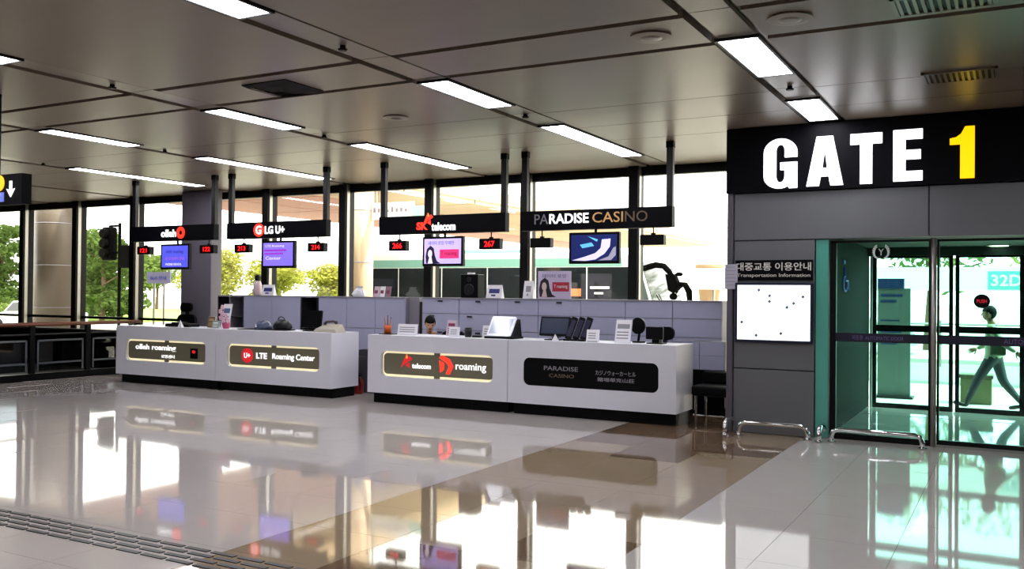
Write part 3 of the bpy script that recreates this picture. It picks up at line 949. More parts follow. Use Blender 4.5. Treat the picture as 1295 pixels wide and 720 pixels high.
def cab(x0, x1, label, rows=((1.36, 1.61), (1.085, 1.355), (0.80, 1.08)), low=True, handle=True, mm=None):
    t = thing('storage_cabinet', ((x0 + x1) / 2, YB, 0), label, 'cabinet', 'white cabinets behind the counters')
    mm = mm or m_cab
    obj('carcass', G().box(x0 + 0.002, x1 - 0.002, YB + 0.02, YB2, 0.06, ZB - 0.02), m_cabside, t)
    obj('plinth', G().box(x0 + 0.01, x1 - 0.01, YB + 0.06, YB2, 0, 0.06), m_black, t)
    obj('cabinet_top', G().box(x0, x1, YB - 0.01, YB2, ZB - 0.02, ZB), m_cabside, t)
    for k, (a, b) in enumerate(rows):
        d = obj('drawer', G().box(x0 + 0.006, x1 - 0.006, YB, YB + 0.02, a + 0.004, b - 0.002), mm, t)
        if handle:
            xm = x0 + (x1 - x0) * (0.5 if k != 1 else 0.28)
            obj('handle', G().box(xm - 0.045, xm + 0.045, YB - 0.018, YB, b - 0.055, b - 0.025), m_slot, d)
    if low:
        obj('cabinet_door', G().box(x0 + 0.006, x1 - 0.006, YB, YB + 0.02, 0.07, rows[-1][0] - 0.004), mm, t)


xs = [-8.99 + 0.749 * k for k in range(8)]
wh = ['behind the seated clerk', 'second from the clerk, below the black speaker box', 'behind the white slanted screen', 'below the woman poster',
      'behind the black phones', 'behind the slanted leaflet', 'at the gate end of the run']
for k in range(7):
    cab(xs[k], xs[k + 1], 'white drawer cabinet ' + wh[k], handle=k < 4)
for k, (a, b) in enumerate(((-11.29, -10.64), (-10.64, -9.99), (-9.99, -9.34))):
    cab(a, b, 'pale panelled cabinet ' + ('beside the dark nook with the black screen', 'under the white plastic bag', 'under the pink leaflet rack')[k], rows=((1.07, 1.61),), handle=False)
for k, (a, b) in enumerate(((-13.17, -12.45), (-12.45, -11.73))):
    cab(a, b, 'grey panel cabinet ' + ('under the pump bottle', 'behind the black bag on the counter')[k], rows=((0.8, 1.61),), handle=False)


def open_unit(x0, x1, label, shelves, posts=()):
    t = thing('open_shelf', ((x0 + x1) / 2, YB, 0), label, 'shelf unit', 'dark open shelf units')
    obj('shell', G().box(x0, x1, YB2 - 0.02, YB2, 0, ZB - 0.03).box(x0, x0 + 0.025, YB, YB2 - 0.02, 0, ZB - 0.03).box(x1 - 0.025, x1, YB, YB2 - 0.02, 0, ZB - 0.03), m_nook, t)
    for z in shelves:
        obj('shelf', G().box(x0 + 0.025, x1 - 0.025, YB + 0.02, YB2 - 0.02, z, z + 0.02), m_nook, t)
    obj('unit_top', G().box(x0, x1, YB - 0.01, YB2, ZB - 0.03, ZB), m_cabside, t)
    for x in posts:
        obj('divider', G().box(x - 0.012, x + 0.012, YB + 0.01, YB2 - 0.02, 0, ZB - 0.03), m_cabside, t)


open_unit(-13.86, -13.18, 'dark open shelf unit next to the grey pillar', (0.4, 0.8, 1.2), (-13.55,))
open_unit(-11.72, -11.30, 'narrow dark open nook with a black screen before it', (0.4, 0.8, 1.2))
st = thing('end_panel', (-9.2, YB, 0), 'grey end panel closing the gap before the clerk', 'panel')
obj('grey_panel', G().box(-9.33, -9.12, YB + 0.1, YB2, 0, ZB), m_cabside, st)
obj('gap_shade', G().box(-9.115, -9.0, YB + 0.12, YB2 - 0.02, 0.8, 1.55), mat('gap_shade_brown', '#2e1c1a', 0.6), st)  # solid brown strip painted as the shade in the gap between cabinets
# lower wide cabinet at gate end
lw = thing('low_cabinet', (-3.75, 12.75, 0), 'low white cabinet standing proud at the gate end behind the last counter', 'cabinet')
obj('carcass', G().box(-4.35, -3.6, 12.87, 13.17, 0.64, 1.05), m_cabside, lw)
obj('plinth', G().box(-4.33, -3.62, 12.92, 13.15, 0.0, 0.64), m_black, lw)
for k, (a, b) in enumerate(((-4.35, -3.97), (-3.97, -3.6))):
    obj('drawer', G().box(a + 0.005, b - 0.005, 12.85, 12.87, 0.85, 1.045), m_cab, lw)
    obj('drawer', G().box(a + 0.005, b - 0.005, 12.85, 12.87, 0.65, 0.845), m_cab, lw)

# ------------------------------------------------------------------ things on the counters
ZT = ZC


def small(name, label, cat, x, y, z=ZT, group=None):
    return thing(name, (x, y, z), label, cat, group)


m_grey = mat('grey_plastic', '#55545c', 0.4)
# first counter
t = small('flat_terminal', 'low flat black terminal on the first counter before the pillar', 'terminal', -13.34, 11.85)
obj('terminal_body', G().box(-13.64, -13.04, 11.72, 12.0, ZT, ZT + 0.06), m_black, t, bevel=0.015)
obj('keypad', G().box(-13.5, -13.2, 11.75, 11.88, ZT + 0.06, ZT + 0.085), m_dark, t)
t = small('tent_card', 'tiny white tent card beside the flat black terminal', 'card', -13.12, 11.62)
obj('card_face', G().add([(-13.17, 11.6, ZT), (-13.07, 11.6, ZT), (-13.12, 11.62, ZT + 0.13), (-13.17, 11.66, ZT), (-13.07, 11.66, ZT)], [(0, 1, 2), (4, 3, 2), (3, 0, 2), (1, 4, 2), (0, 3, 4, 1)]), m_paper, t)


def leaflet(x0, x1, z0, z1, y, label, m, pm=None, tilt=12, name='leaflet_stand', group=None):
    xm = (x0 + x1) / 2
    t = thing(name, (xm, y, z0), label, 'leaflet stand', group)
    M = about((xm, y, z0), 'X', -tilt)
    obj('holder', G().box(x0 - 0.008, x1 + 0.008, y + 0.004, y + 0.012, z0, z1 + 0.005).turn(M), glass_h, t)
    s = obj('sheet', G().box(x0, x1, y - 0.002, y + 0.002, z0 + 0.005, z1).turn(M), m, t)
    d = (z1 - z0) * math.sin(R(tilt))
    obj('back_leg', G().box(xm - 0.03, xm + 0.03, y + d * 0.55 + 0.06, y + d * 0.55 + 0.068, z0, z0 + (z1 - z0) * 0.6).box(xm - 0.03, xm + 0.03, y + 0.0, y + d * 0.55 + 0.07, z0, z0 + 0.006), glass_h, t)
    if pm:
        g = G()
        h = z1 - z0
        g.box(x0 + 0.02, x1 - 0.02, y - 0.0035, y - 0.002, z0 + h * 0.62, z0 + h * 0.82)
        for k in range(3):
            g.box(x0 + 0.02, x1 - 0.03, y - 0.0035, y - 0.002, z0 + h * (0.18 + 0.13 * k), z0 + h * (0.23 + 0.13 * k))
        obj('print', g.turn(M), pm, t)
    return t


glass_h = mat('acrylic', '#c9c8d2', 0.15)
leaflet(-12.55, -12.36, ZT, ZT + 0.43, 12.02, 'tall pale leaflet with a blue picture by the orchid', m_paper, mat('print_blue', '#5a6c94', 0.6))
leaflet(-12.69, -12.53, ZT, ZT + 0.2, 11.84, 'small brown leaflet on the first counter next to the pillar', mat('leaflet_brown', '#6e5638', 0.6), mat('print_tan', '#a89060', 0.6))
leaflet(-12.49, -12.33, ZT, ZT + 0.13, 11.76, 'small greenish leaflet below the tall pale one', mat('leaflet_green', '#8a9a86', 0.6), m_paper)
t = small('potted_orchid', 'pale pink orchid in a pink pot on the join of the first two counters', 'plant', -12.13, 11.75)
obj('flower_pot', G().lathe((-12.13, 11.75, ZT), [(0.05, 0), (0.075, 0.09), (0.08, 0.1), (0.06, 0.1)], 16), mat('pot_pink', '#c2486e', 0.4), t, smooth=True)
obj('stem', G().tube([(-12.13, 11.75, ZT + 0.08), (-12.17, 11.75, ZT + 0.25), (-12.2, 11.74, ZT + 0.36)], 0.006, 6).tube([(-12.12, 11.75, ZT + 0.08), (-12.08, 11.74, ZT + 0.22)], 0.006, 6), mat('stem_green', '#4a5a30', 0.6), t)
m_petal = mat('petal_pink', '#e6bccb', 0.6)
for x, y, z in ((-12.2, 11.73, 0.37), (-12.24, 11.72, 0.30), (-12.17, 11.70, 0.26), (-12.22, 11.71, 0.19), (-12.08, 11.70, 0.22), (-12.14, 11.69, 0.15), (-12.05, 11.71, 0.14)):
    g = G()
    for k in range(5):
        a = R(72 * k + 20 * x * 50 % 72)
        g.ball((x + 0.028 * math.cos(a), y, ZT + z + 0.028 * math.sin(a)), 0.024, 0.008, 0.024, 8, 5)
    g.ball((x, y - 0.008, ZT + z), 0.01, 0.01, 0.01, 6, 4)
    obj('blossom', g, m_petal, t, smooth=True)
# second counter
t = small('counter_mat', 'flat black mat on the second counter', 'mat', -11.25, 11.8)
obj('mat_sheet', G().box(-11.78, -10.72, 11.66, 11.95, ZT, ZT + 0.015), m_black, t, bevel=0.006)
t = small('card_reader', 'rounded blue grey card reader with a painted white highlight on the black mat', 'card reader', -11.3, 11.8, ZT + 0.015)
obj('reader_body', G().lathe((-11.3, 11.8, ZT + 0.015), [(0.15, 0), (0.15, 0.03), (0.13, 0.09), (0.08, 0.13), (0.02, 0.145)], 20), mat('reader_blue', '#3c4660', 0.25), t, smooth=True)
obj('painted_highlight', G().box(-11.36, -11.30, 11.655, 11.675, ZT + 0.05, ZT + 0.11).turn(about((-11.33, 11.66, ZT + 0.05), 'X', -25)), m_paper, t)  # small white plate painted in as the highlight on the dome
t = small('hand_bag', 'slumped black bag on the black mat, second counter', 'bag', -10.9, 11.83, ZT + 0.015)
obj('bag_body', G().lathe((0, 0, 0), [(0.9, 0), (1.0, 0.25), (0.92, 0.55), (0.6, 0.85), (0.2, 1.0)], 18).turn(Matrix.Translation((-10.9, 11.83, ZT + 0.015)) @ Matrix.Diagonal((0.2, 0.11, 0.17, 1))), m_dark, t, smooth=True)
obj('bag_handle', G().tube([(-10.99, 11.81, ZT + 0.14), (-10.96, 11.80, ZT + 0.21), (-10.9, 11.79, ZT + 0.235), (-10.84, 11.80, ZT + 0.21), (-10.81, 11.81, ZT + 0.14)], 0.01, 8), m_dark, t)


def desk_monitor(x0, x1, z1, y, label, tilt=8, face=m_black, base=True):
    xm = (x0 + x1) / 2
    t = small('desk_monitor', label, 'monitor', xm, y)
    z0 = ZT + 0.06
    M = about((xm, y, z0), 'X', -tilt)
    obj('bezel', G().plate(rrect(x0, x1, z0, z1, 0.012, 2), y, y + 0.035).turn(M), m_black, t)
    obj('screen', G().box(x0 + 0.025, x1 - 0.025, y - 0.003, y + 0.0, z0 + 0.03, z1 - 0.025).turn(M), face, t)
    obj('stand', G().box(xm - 0.04, xm + 0.04, y + 0.03, y + 0.075, ZT + 0.01, z0 + 0.12).box(xm - 0.12, xm + 0.12, y - 0.06, y + 0.12, ZT, ZT + 0.014), m_black, t)
    return t


desk_monitor(-10.56, -10.14, 1.40, 11.9, 'black desk screen on the second counter before the dark nook')
t = small('desk_phone', 'beige desk phone with a dark handset at the end of the second counter', 'phone', -9.87, 11.8)
DX = 0.09
obj('phone_body', G().turn(Matrix()).add([(-10.2, 11.68, ZT), (-9.72, 11.68, ZT), (-9.72, 11.95, ZT), (-10.2, 11.95, ZT), (-10.17, 11.70, ZT + 0.05), (-9.75, 11.70, ZT + 0.05), (-9.78, 11.93, ZT + 0.13), (-10.14, 11.93, ZT + 0.13)],
    [(3, 2, 1, 0), (4, 5, 6, 7), (0, 1, 5, 4), (1, 2, 6, 5), (2, 3, 7, 6), (3, 0, 4, 7)]).turn(Matrix.Translation((DX, 0, 0))), mat('beige_plastic', '#a8a090', 0.5), t, bevel=0.01)
obj('handset', G().tube([(-10.1, 11.87, ZT + 0.13), (-10.06, 11.86, ZT + 0.165), (-9.9, 11.85, ZT + 0.175), (-9.84, 11.85, ZT + 0.15)], [0.028, 0.02, 0.02, 0.028], 8).turn(Matrix.Translation((DX, 0, 0))), mat('handset_dark', '#3a2c34', 0.4), t, smooth=True)
# third counter
t = small('pen_tray', 'thin black tray under the orange pen cup', 'tray', -8.71, 11.8)
obj('tray_plate', G().box(-8.77, -8.53, 11.68, 11.92, ZT, ZT + 0.012), m_black, t)
t = small('pen_cup', 'orange pen cup full of pens on the third counter', 'pen cup', -8.71, 11.82, ZT + 0.012)
obj('cup', G().lathe((-8.70, 11.82, ZT + 0.012), [(0.055, 0), (0.06, 0.13), (0.05, 0.13), (0.045, 0.02)], 16), mat('cup_orange', '#c8581e', 0.45), t, smooth=True)
for k in range(6):
    a = k * 1.05
    obj('pen', G().cyl((-8.70 + 0.02 * math.cos(a), 11.82 + 0.02 * math.sin(a), ZT + 0.03), (-8.70 + 0.06 * math.cos(a), 11.82 + 0.05 * math.sin(a), ZT + 0.24 + 0.03 * (k % 3)), 0.007, 0.005, 6), (mat('pen_orange', '#d8763a', 0.4), m_dark)[k % 2], t)


def acrylic_card(x0, x1, h, y, label, m=None, z=ZT, base=False):
    xm = (x0 + x1) / 2
    t = small('card_holder', label, 'card holder', xm, y, z, 'white card holders')
    M = about((xm, y, z), 'X', -10)
    obj('card', G().box(x0, x1, y, y + 0.008, z, z + h).turn(M), m or m_paper, t)
    g = G()
    for k in range(3):
        g.box(x0 + 0.03, x1 - 0.05, y - 0.0015, y, z + h * (0.25 + 0.2 * k), z + h * (0.33 + 0.2 * k))
    obj('print', g.turn(M), m_textdim, t)
    obj('foot', G().box(x0 + 0.02, x1 - 0.02, y + 0.0, y + 0.07, z, z + 0.008), m_black if base else glass_h, t)


acrylic_card(-8.50, -8.13, 0.17, 11.8, 'wide white card holder between the pen cup and the clerk')
leaflet(-7.69, -7.53, ZT, ZT + 0.24, 11.95, 'pink and white leaflet beside the clerk', mat('leaflet_pink', '#c9b0bc', 0.6), mat('print_maroon', '#7a2a48', 0.6))
acrylic_card(-7.52, -7.33, 0.15, 11.75, 'small white card holder beside the dark cup')
t = small('dark_cup', 'small dark cup on the third counter', 'cup', -7.2, 11.8)
obj('cup_body', G().lathe((-7.2, 11.8, ZT), [(0.05, 0), (0.06, 0.14), (0.05, 0.14), (0.042, 0.02)], 16), m_dark, t, smooth=True)
t = small('flat_remote', 'little dark handset lying beside the dark cup', 'handset', -7.05, 11.8)
obj('handset_body', G().box(-7.12, -6.97, 11.77, 11.83, ZT, ZT + 0.03), m_dark, t, bevel=0.008)
acrylic_card(-7.02, -6.87, 0.18, 11.9, 'narrow white card behind the slanted white screen')
t = small('slanted_screen', 'white slanted sales screen on a black wedge base', 'sales screen', -6.55, 11.8)
obj('wedge_base', G().box(-6.84, -6.36, 11.66, 11.98, ZT, ZT + 0.03).add([(-6.50, 11.70, ZT + 0.03), (-6.38, 11.70, ZT + 0.03), (-6.50, 11.97, ZT + 0.03), (-6.38, 11.97, ZT + 0.03), (-6.50, 11.92, ZT + 0.28), (-6.38, 11.92, ZT + 0.28)],
    [(0, 1, 5, 4), (2, 4, 5, 3), (0, 4, 2), (1, 3, 5), (0, 2, 3, 1)]), m_black, t)
M = about((-6.6, 11.68, ZT + 0.04), 'X', -35)
obj('display', G().plate(rrect(-6.82, -6.42, ZT + 0.04, ZT + 0.38, 0.02, 3), 11.68, 11.71).turn(M), mat('screen_pale', '#d8dbe6', 0.15, emit=0.25), t)
obj('glass_face', G().box(-6.79, -6.45, 11.677, 11.68, ZT + 0.08, ZT + 0.34).turn(M), mat('screen_pale_grey', '#a8b0c2', 0.1, emit=0.2), t)
# fourth counter
desk_monitor(-6.02, -5.55, 1.39, 11.82, 'black touch screen with a bluish picture on the casino counter', 14, mat('screen_dim', '#2c3448', 0.2, emit=0.12))
for k in range(3):
    x = -5.55 + 0.115 * k
    t = small('phone_stand', 'black mobile phone leaning on the casino counter, ' + ('beside the touch screen', 'middle of three', 'beside the white card holder')[k], 'mobile phone', x, 11.78, ZT, 'black phones on stands')
    M = about((x, 11.78, ZT), 'Y', 14) @ about((x, 11.78, ZT), 'X', -16)
    obj('handset', G().plate(rrect(x - 0.045, x + 0.045, ZT + 0.02, ZT + 0.35, 0.015, 3), 11.76, 11.79).turn(M), m_black, t)
    obj('phone_screen', G().box(x - 0.034, x + 0.034, 11.757, 11.76, ZT + 0.06, ZT + 0.31).turn(M), mat('phone_glass', '#3a3a4c', 0.1), t)
    obj('cradle', G().box(x - 0.05, x + 0.05, 11.74, 11.86, ZT, ZT + 0.025), m_black, t)
t = small('tent_card', 'tiny white tent card before the touch screen on the casino counter', 'card', -5.66, 11.6)
obj('card_face', G().add([(-5.70, 11.58, ZT), (-5.61, 11.58, ZT), (-5.655, 11.6, ZT + 0.1), (-5.70, 11.64, ZT), (-5.61, 11.64, ZT)], [(0, 1, 2), (4, 3, 2), (3, 0, 2), (1, 4, 2), (0, 3, 4, 1)]), m_paper, t)
acrylic_card(-5.25, -5.06, 0.17, 11.75, 'white card holder with a dark foot beside the three phones', base=True)
leaflet(-4.81, -4.59, ZT, ZT + 0.32, 11.72, 'tall white slanted leaflet in front of the round black mirror', m_paper, m_textdim, 14)
t = small('round_mirror', 'round black desk mirror behind the tall white leaflet', 'mirror', -4.56, 11.95)
obj('mirror_disc', G().plate(ellipse(-4.56, ZT + 0.23, 0.105, 0.115, 22), 11.94, 11.97), m_black, t)
obj('mirror_stand', G().cyl((-4.56, 11.955, ZT), (-4.54, 11.955, ZT + 0.14), 0.018, n=10).cyl((-4.55, 11.955, ZT), (-4.55, 11.955, ZT + 0.02), 0.09, n=18), m_black, t)
t = small('card_terminal', 'boxy black card terminal near the end of the casino counter', 'terminal', -4.26, 11.82)
obj('terminal_case', G().box(-4.38, -4.14, 11.76, 11.82, ZT + 0.06, ZT + 0.23), m_black, t, bevel=0.01)
obj('terminal_foot', G().box(-4.30, -4.20, 11.79, 11.90, ZT + 0.01, ZT + 0.1).box(-4.36, -4.14, 11.74, 11.93, ZT, ZT + 0.015), m_black, t)
t = small('paper_sheet', 'white paper lying on the gate end corner of the casino counter', 'paper', -3.95, 11.75)
obj('sheet', G().box(-4.02, -3.87, 11.56, 11.9, ZT, ZT + 0.004), m_paper, t)

# ---- on top of the cabinets
YT, ZK = 13.42, ZB
t = thing('pump_bottle', (-13.0, YT, ZK), 'pale pink bottle with a dark pump cap on the grey cabinets', 'bottle')
xb = -13.02
obj('bottle_body', G().lathe((xb, YT, ZK), [(0.075, 0), (0.085, 0.02), (0.085, 0.2), (0.06, 0.27), (0.03, 0.29)], 18), mat('bottle_pink', '#cdb7bb', 0.35), t, smooth=True)
obj('pump_cap', G().lathe((xb, YT, ZK), [(0.03, 0.285), (0.055, 0.29), (0.06, 0.38), (0.04, 0.40)], 14).box(xb - 0.08, xb + 0.01, YT - 0.012, YT + 0.012, ZK + 0.385, ZK + 0.405), m_dark, t)


def top_card(x0, x1, h, label, print_m, name='desk_sign', y=YT):
    xm = (x0 + x1) / 2
    t = thing(name, (xm, y, ZK), label, 'desk sign', 'small signs on the cabinet tops')
    g = G().add([(x0, y - 0.05, ZK), (x1, y - 0.05, ZK), (x1, y + 0.05, ZK), (x0, y + 0.05, ZK), (x0 + 0.01, y, ZK + h), (x1 - 0.01, y, ZK + h)], [(3, 2, 1, 0), (0, 1, 5, 4), (2, 3, 4, 5), (0, 4, 3), (1, 2, 5)])
    obj('card_fold', g, m_paper, t)
    ang = math.degrees(math.atan2(0.05, h))
    M = about((xm, y - 0.05, ZK), 'X', -ang)
    obj('print', G().box(x0 + 0.05, x1 - 0.05, y - 0.054, y - 0.051, ZK + h * 0.38, ZK + h * 0.72).box(x0 + 0.1, x1 - 0.12, y - 0.054, y - 0.051, ZK + h * 0.15, ZK + h * 0.28).turn(M), print_m, t)


m_navy = mat('print_navy', '#2f2f78', 0.5)
top_card(-12.88, -12.57, 0.21, 'white desk sign with dark blue print beside the pump bottle', m_navy)
t = thing('plastic_bag', (-10.52, YT, ZK), 'crumpled white plastic bag on the cabinets before the tan column', 'bag')
g = G().lathe((0, 0, 0), [(1, 0), (1.05, 0.2), (0.8, 0.55), (0.45, 0.8), (0.55, 1.0)], 14)
for p in g.v:
    j = 1 + random.uniform(-0.16, 0.16)
    p.x, p.y = -10.52 + p.x * 0.14 * j, YT + p.y * 0.09 * j
    p.z = ZK + p.z * 0.19
obj('bag_body', g, mat('plastic_white', '#e2dfe4', 0.4), t)
for k in range(3):
    x = -10.15 + 0.13 * k
    tt = thing('leaflet', (x, YT, ZK), 'small pinkish standing leaflet on the cabinets, %s' % ('next to the plastic bag', 'middle of three', 'farthest from the plastic bag')[k], 'leaflet', 'pink leaflets on the cabinets')
    obj('sheet', G().box(x - 0.055, x + 0.055, YT, YT + 0.012, ZK, ZK + 0.19).turn(about((x, YT, ZK), 'X', -12)), (MATS['leaflet_pink'], m_paper, mat('leaflet_maroon', '#8a6a76', 0.6))[k], tt)
    obj('print', G().box(x - 0.04, x + 0.03, YT - 0.002, YT, ZK + 0.06, ZK + 0.12).turn(about((x, YT, ZK), 'X', -12)), MATS['print_maroon'], tt)
t = thing('speaker_box', (-8.12, YT, ZK), 'black upright speaker box on the cabinets behind the clerk', 'speaker')
obj('speaker_case', G().box(-8.29, -7.95, YT - 0.1, YT + 0.12, ZK, ZK + 0.40), m_black, t, bevel=0.012)
obj('speaker_cone', G().cyl((-8.12, YT - 0.1, ZK + 0.14), (-8.12, YT - 0.112, ZK + 0.14), 0.1, 0.09, n=20).cyl((-8.12, YT - 0.1, ZK + 0.31), (-8.12, YT - 0.108, ZK + 0.31), 0.045, 0.04, n=16), m_dark, t)
obj('white_lid', G().box(-8.2, -8.08, YT - 0.03, YT + 0.03, ZK + 0.40, ZK + 0.43), m_paper, t)
top_card(-7.82, -7.52, 0.22, 'white desk calendar with dark blue print beside the speaker box', m_navy)
top_card(-7.12, -6.93, 0.29, 'tall narrow white desk card beside the woman poster', m_textdim)
t = thing('poster_stand', (-6.56, YT, ZK), 'lilac standing poster of a long haired woman with a red box', 'poster')
obj('poster_board', G().box(-6.86, -6.27, YT, YT + 0.012, ZK, ZK + 0.45), mat('poster_lilac', '#cbbcd8', 0.6), t)
obj('poster_leg', G().box(-6.62, -6.5, YT + 0.012, YT + 0.14, ZK, ZK + 0.02).box(-6.59, -6.53, YT + 0.012, YT + 0.03, ZK, ZK + 0.3), m_cabside, t)
woman_poster(-6.74, ZK + 0.03, 0.34, YT - 0.002, t, mat('print_black', '#15121c', 0.6), mat('print_skin', '#d8bcb8', 0.6))
obj('red_box', G().box(-6.60, -6.30, YT - 0.002, YT, ZK + 0.12, ZK + 0.27), mat('print_red', '#b8283e', 0.6), t)
text('T roaming', -6.57, -6.33, ZK + 0.16, ZK + 0.23, YT - 0.004, m_paper, t, depth=0.001)
text('데이터 로밍', -6.78, -6.36, ZK + 0.34, ZK + 0.40, YT - 0.002, MATS['print_navy'], t, depth=0.001)


# ------------------------------------------------------------------ office chairs
def office_chair(x, y, ang, label, seat_z=0.46, back_h=0.62, head=False):
    t = thing('office_chair', (x, y, 0), label, 'chair', 'black office chairs')
    M = Matrix.Translation((x, y, 0)) @ Matrix.Rotation(R(ang), 4, 'Z')
    obj('seat', G().plate(rrect(-0.24, 0.24, -0.24, 0.24, 0.08, 3), 0, 0.09).turn(M @ Matrix.Translation((0, 0, seat_z)) @ Matrix.Rotation(R(90), 4, 'X')), m_black, t, bevel=0.015)
    obj('backrest', G().plate(rrect(-0.23, 0.23, seat_z + 0.05, seat_z + back_h, 0.12, 5), 0.20, 0.27).turn(M), m_black, t, bevel=0.015)
    if head:
        obj('headrest', G().plate(rrect(-0.14, 0.14, seat_z + back_h + 0.05, seat_z + back_h + 0.24, 0.08, 4), 0.19, 0.25).turn(M), m_black, t)
        obj('headrest_stem', G().box(-0.03, 0.03, 0.22, 0.26, seat_z + back_h - 0.05, seat_z + back_h + 0.1).turn(M), m_dark, t)
    obj('column', G().cyl((0, 0, 0.09), (0, 0, seat_z - 0.08), 0.03).turn(M), m_chrome, t)
    for k in range(5):
        a = 2 * math.pi * k / 5
        obj('base_arm', G().tube([(0, 0, 0.1), (0.27 * math.cos(a), 0.27 * math.sin(a), 0.065)], [0.028, 0.016], 8).turn(M), m_dark, t)
        obj('caster', G().cyl((0.27 * math.cos(a) - 0.02 * math.sin(a), 0.27 * math.sin(a) + 0.02 * math.cos(a), 0.03), (0.27 * math.cos(a) + 0.02 * math.sin(a), 0.27 * math.sin(a) - 0.02 * math.cos(a), 0.03), 0.03, n=10).turn(M), m_black, t)
    for s_ in (-1, 1):
        obj('armrest', G().tube([(s_ * 0.25, 0.05, seat_z - 0.02), (s_ * 0.29, 0.05, seat_z + 0.1), (s_ * 0.29, 0.0, seat_z + 0.2), (s_ * 0.29, -0.2, seat_z + 0.2)], 0.02, 8).turn(M), m_black, t)


office_chair(-4.45, 12.52, 0, 'black office chair with a headrest behind the gate end of the casino counter', 0.46, 0.55, True)
office_chair(-15.0, 13.25, 8, 'black office chair with a headrest in front of the window beside the pillar', 0.5, 0.72, True)
office_chair(-8.2, 12.74, 0, 'black office chair under the seated clerk')
# bin, extinguisher between the counter banks
t = thing('bin', (-9.73, 12.72, 0), 'dark grey round topped bin in the gap between the counter pairs', 'bin')
obj('bin_body', G().box(-9.95, -9.51, 12.55, 12.9, 0.0, 0.62), mat('bin_grey', '#3c3a40', 0.5), t, bevel=0.02)
obj('bin_lid', G().plate([(-9.95, 0.62), (-9.51, 0.62)] + [(-9.73 + 0.22 * math.cos(R(a)), 0.62 + 0.12 * math.sin(R(a))) for a in range(0, 181, 20)], 12.55, 12.9), mat('bin_lid', '#434047', 0.45), t)
xe, ye = -9.70, 12.38
t = thing('fire_extinguisher', (xe, ye, 0), 'red fire extinguisher on the floor before the dark grey bin', 'extinguisher')
obj('cylinder', G().lathe((xe, ye, 0), [(0.075, 0), (0.08, 0.01), (0.08, 0.2), (0.05, 0.26), (0.025, 0.28)], 18), mat('extinguisher_red', '#8c1a16', 0.35), t, smooth=True)
obj('valve', G().cyl((xe, ye, 0.28), (xe, ye, 0.31), 0.02, n=10).box(xe - 0.05, xe + 0.07, ye - 0.01, ye + 0.01, 0.31, 0.325).box(xe - 0.04, xe + 0.05, ye - 0.01, ye + 0.01, 0.335, 0.35), m_black, t)
obj('hose', G().tube([(xe, ye - 0.02, 0.29), (xe + 0.05, ye - 0.06, 0.27), (xe + 0.08, ye - 0.06, 0.15), (xe + 0.07, ye - 0.06, 0.06)], 0.01, 8), m_black, t)
t = thing('low_bench', (-3.7, 12.25, 0), 'low black bench on chrome legs beside the gate wall, behind the last counter', 'bench')
obj('bench_seat', G().box(-3.82, -3.3, 12.0, 12.55, 0.36, 0.5), m_black, t, bevel=0.03)
obj('bench_back', G().box(-3.8, -3.3, 12.45, 12.56, 0.5, 0.66), m_black, t, bevel=0.02)
obj('leg_rail', G().cyl((-3.8, 12.05, 0.10), (-3.33, 12.05, 0.10), 0.015, n=8), m_chrome, t)
for x in (-3.77, -3.36):
    for y in (12.05, 12.5):
        obj('leg', G().cyl((x, y, 0), (x, y, 0.37), 0.018, n=10), m_chrome, t)

# ------------------------------------------------------------------ railing round the stairwell
rl = thing('glass_railing', (-16.1, 10.5, 0), 'glass railing with a wooden handrail around the dark stairwell', 'railing')
XR = -16.1
obj('handrail', G().tube([(XR, 7.2, 1.05), (XR, 10.5, 1.05), (XR, 13.2, 1.05)], 0.038, 12), m_wood, rl, smooth=True)
obj('base_channel', G().box(XR - 0.08, XR + 0.05, 7.2, 13.2, 0, 0.13), m_black, rl)
obj('mid_rail', G().cyl((XR, 7.2, 0.86), (XR, 13.2, 0.86), 0.018, n=8), m_dark, rl)
m_rframe = mat('railing_frame', '#5c6066', 0.35, 0.5)
ysr = [7.25 + 1.178 * k for k in range(6)]
for k, y in enumerate(ysr):
    obj('post', G().box(XR - 0.03, XR + 0.03, y - 0.05, y + 0.05, 0.13, 1.02), m_black, rl)
for y in ysr[:-1]:
    a, b = y + 0.1, y + 1.08
    obj('glass_panel', G().box(XR - 0.006, XR + 0.006, a, b, 0.17, 0.76), g_smoke, rl)
    obj('panel_frame', G().box(XR + 0.006, XR + 0.014, a, a + 0.035, 0.17, 0.76).box(XR + 0.006, XR + 0.014, b - 0.035, b, 0.17, 0.76).box(XR + 0.006, XR + 0.014, a, b, 0.725, 0.76).box(XR + 0.006, XR + 0.014, a, b, 0.30, 0.335), m_rframe, rl)
sw = thing('parapet', (-20.2, 13.36, 0), 'dark solid parapet between the stairwell and the window', 'parapet')
obj('parapet_wall', G().box(-23.5, -16.9, 13.3, 13.42, 0.012, 0.80), m_matte, sw)
obj('parapet_cap', G().box(-23.52, -16.88, 13.28, 13.44, 0.80, 0.84), m_dark, sw)
tag(obj('floor_stairwell_shade', G().box(-23.5, -16.2, 7.1, 14.0, 0.001, 0.012), mat('stairwell_shade', '#131316', 0.7, spec=0.1)), 'dark sheet painted as the shaded stairwell void inside the glass railing', kind='structure')  # sheet laid over the tiles; its dark colour carries the stair void's shade


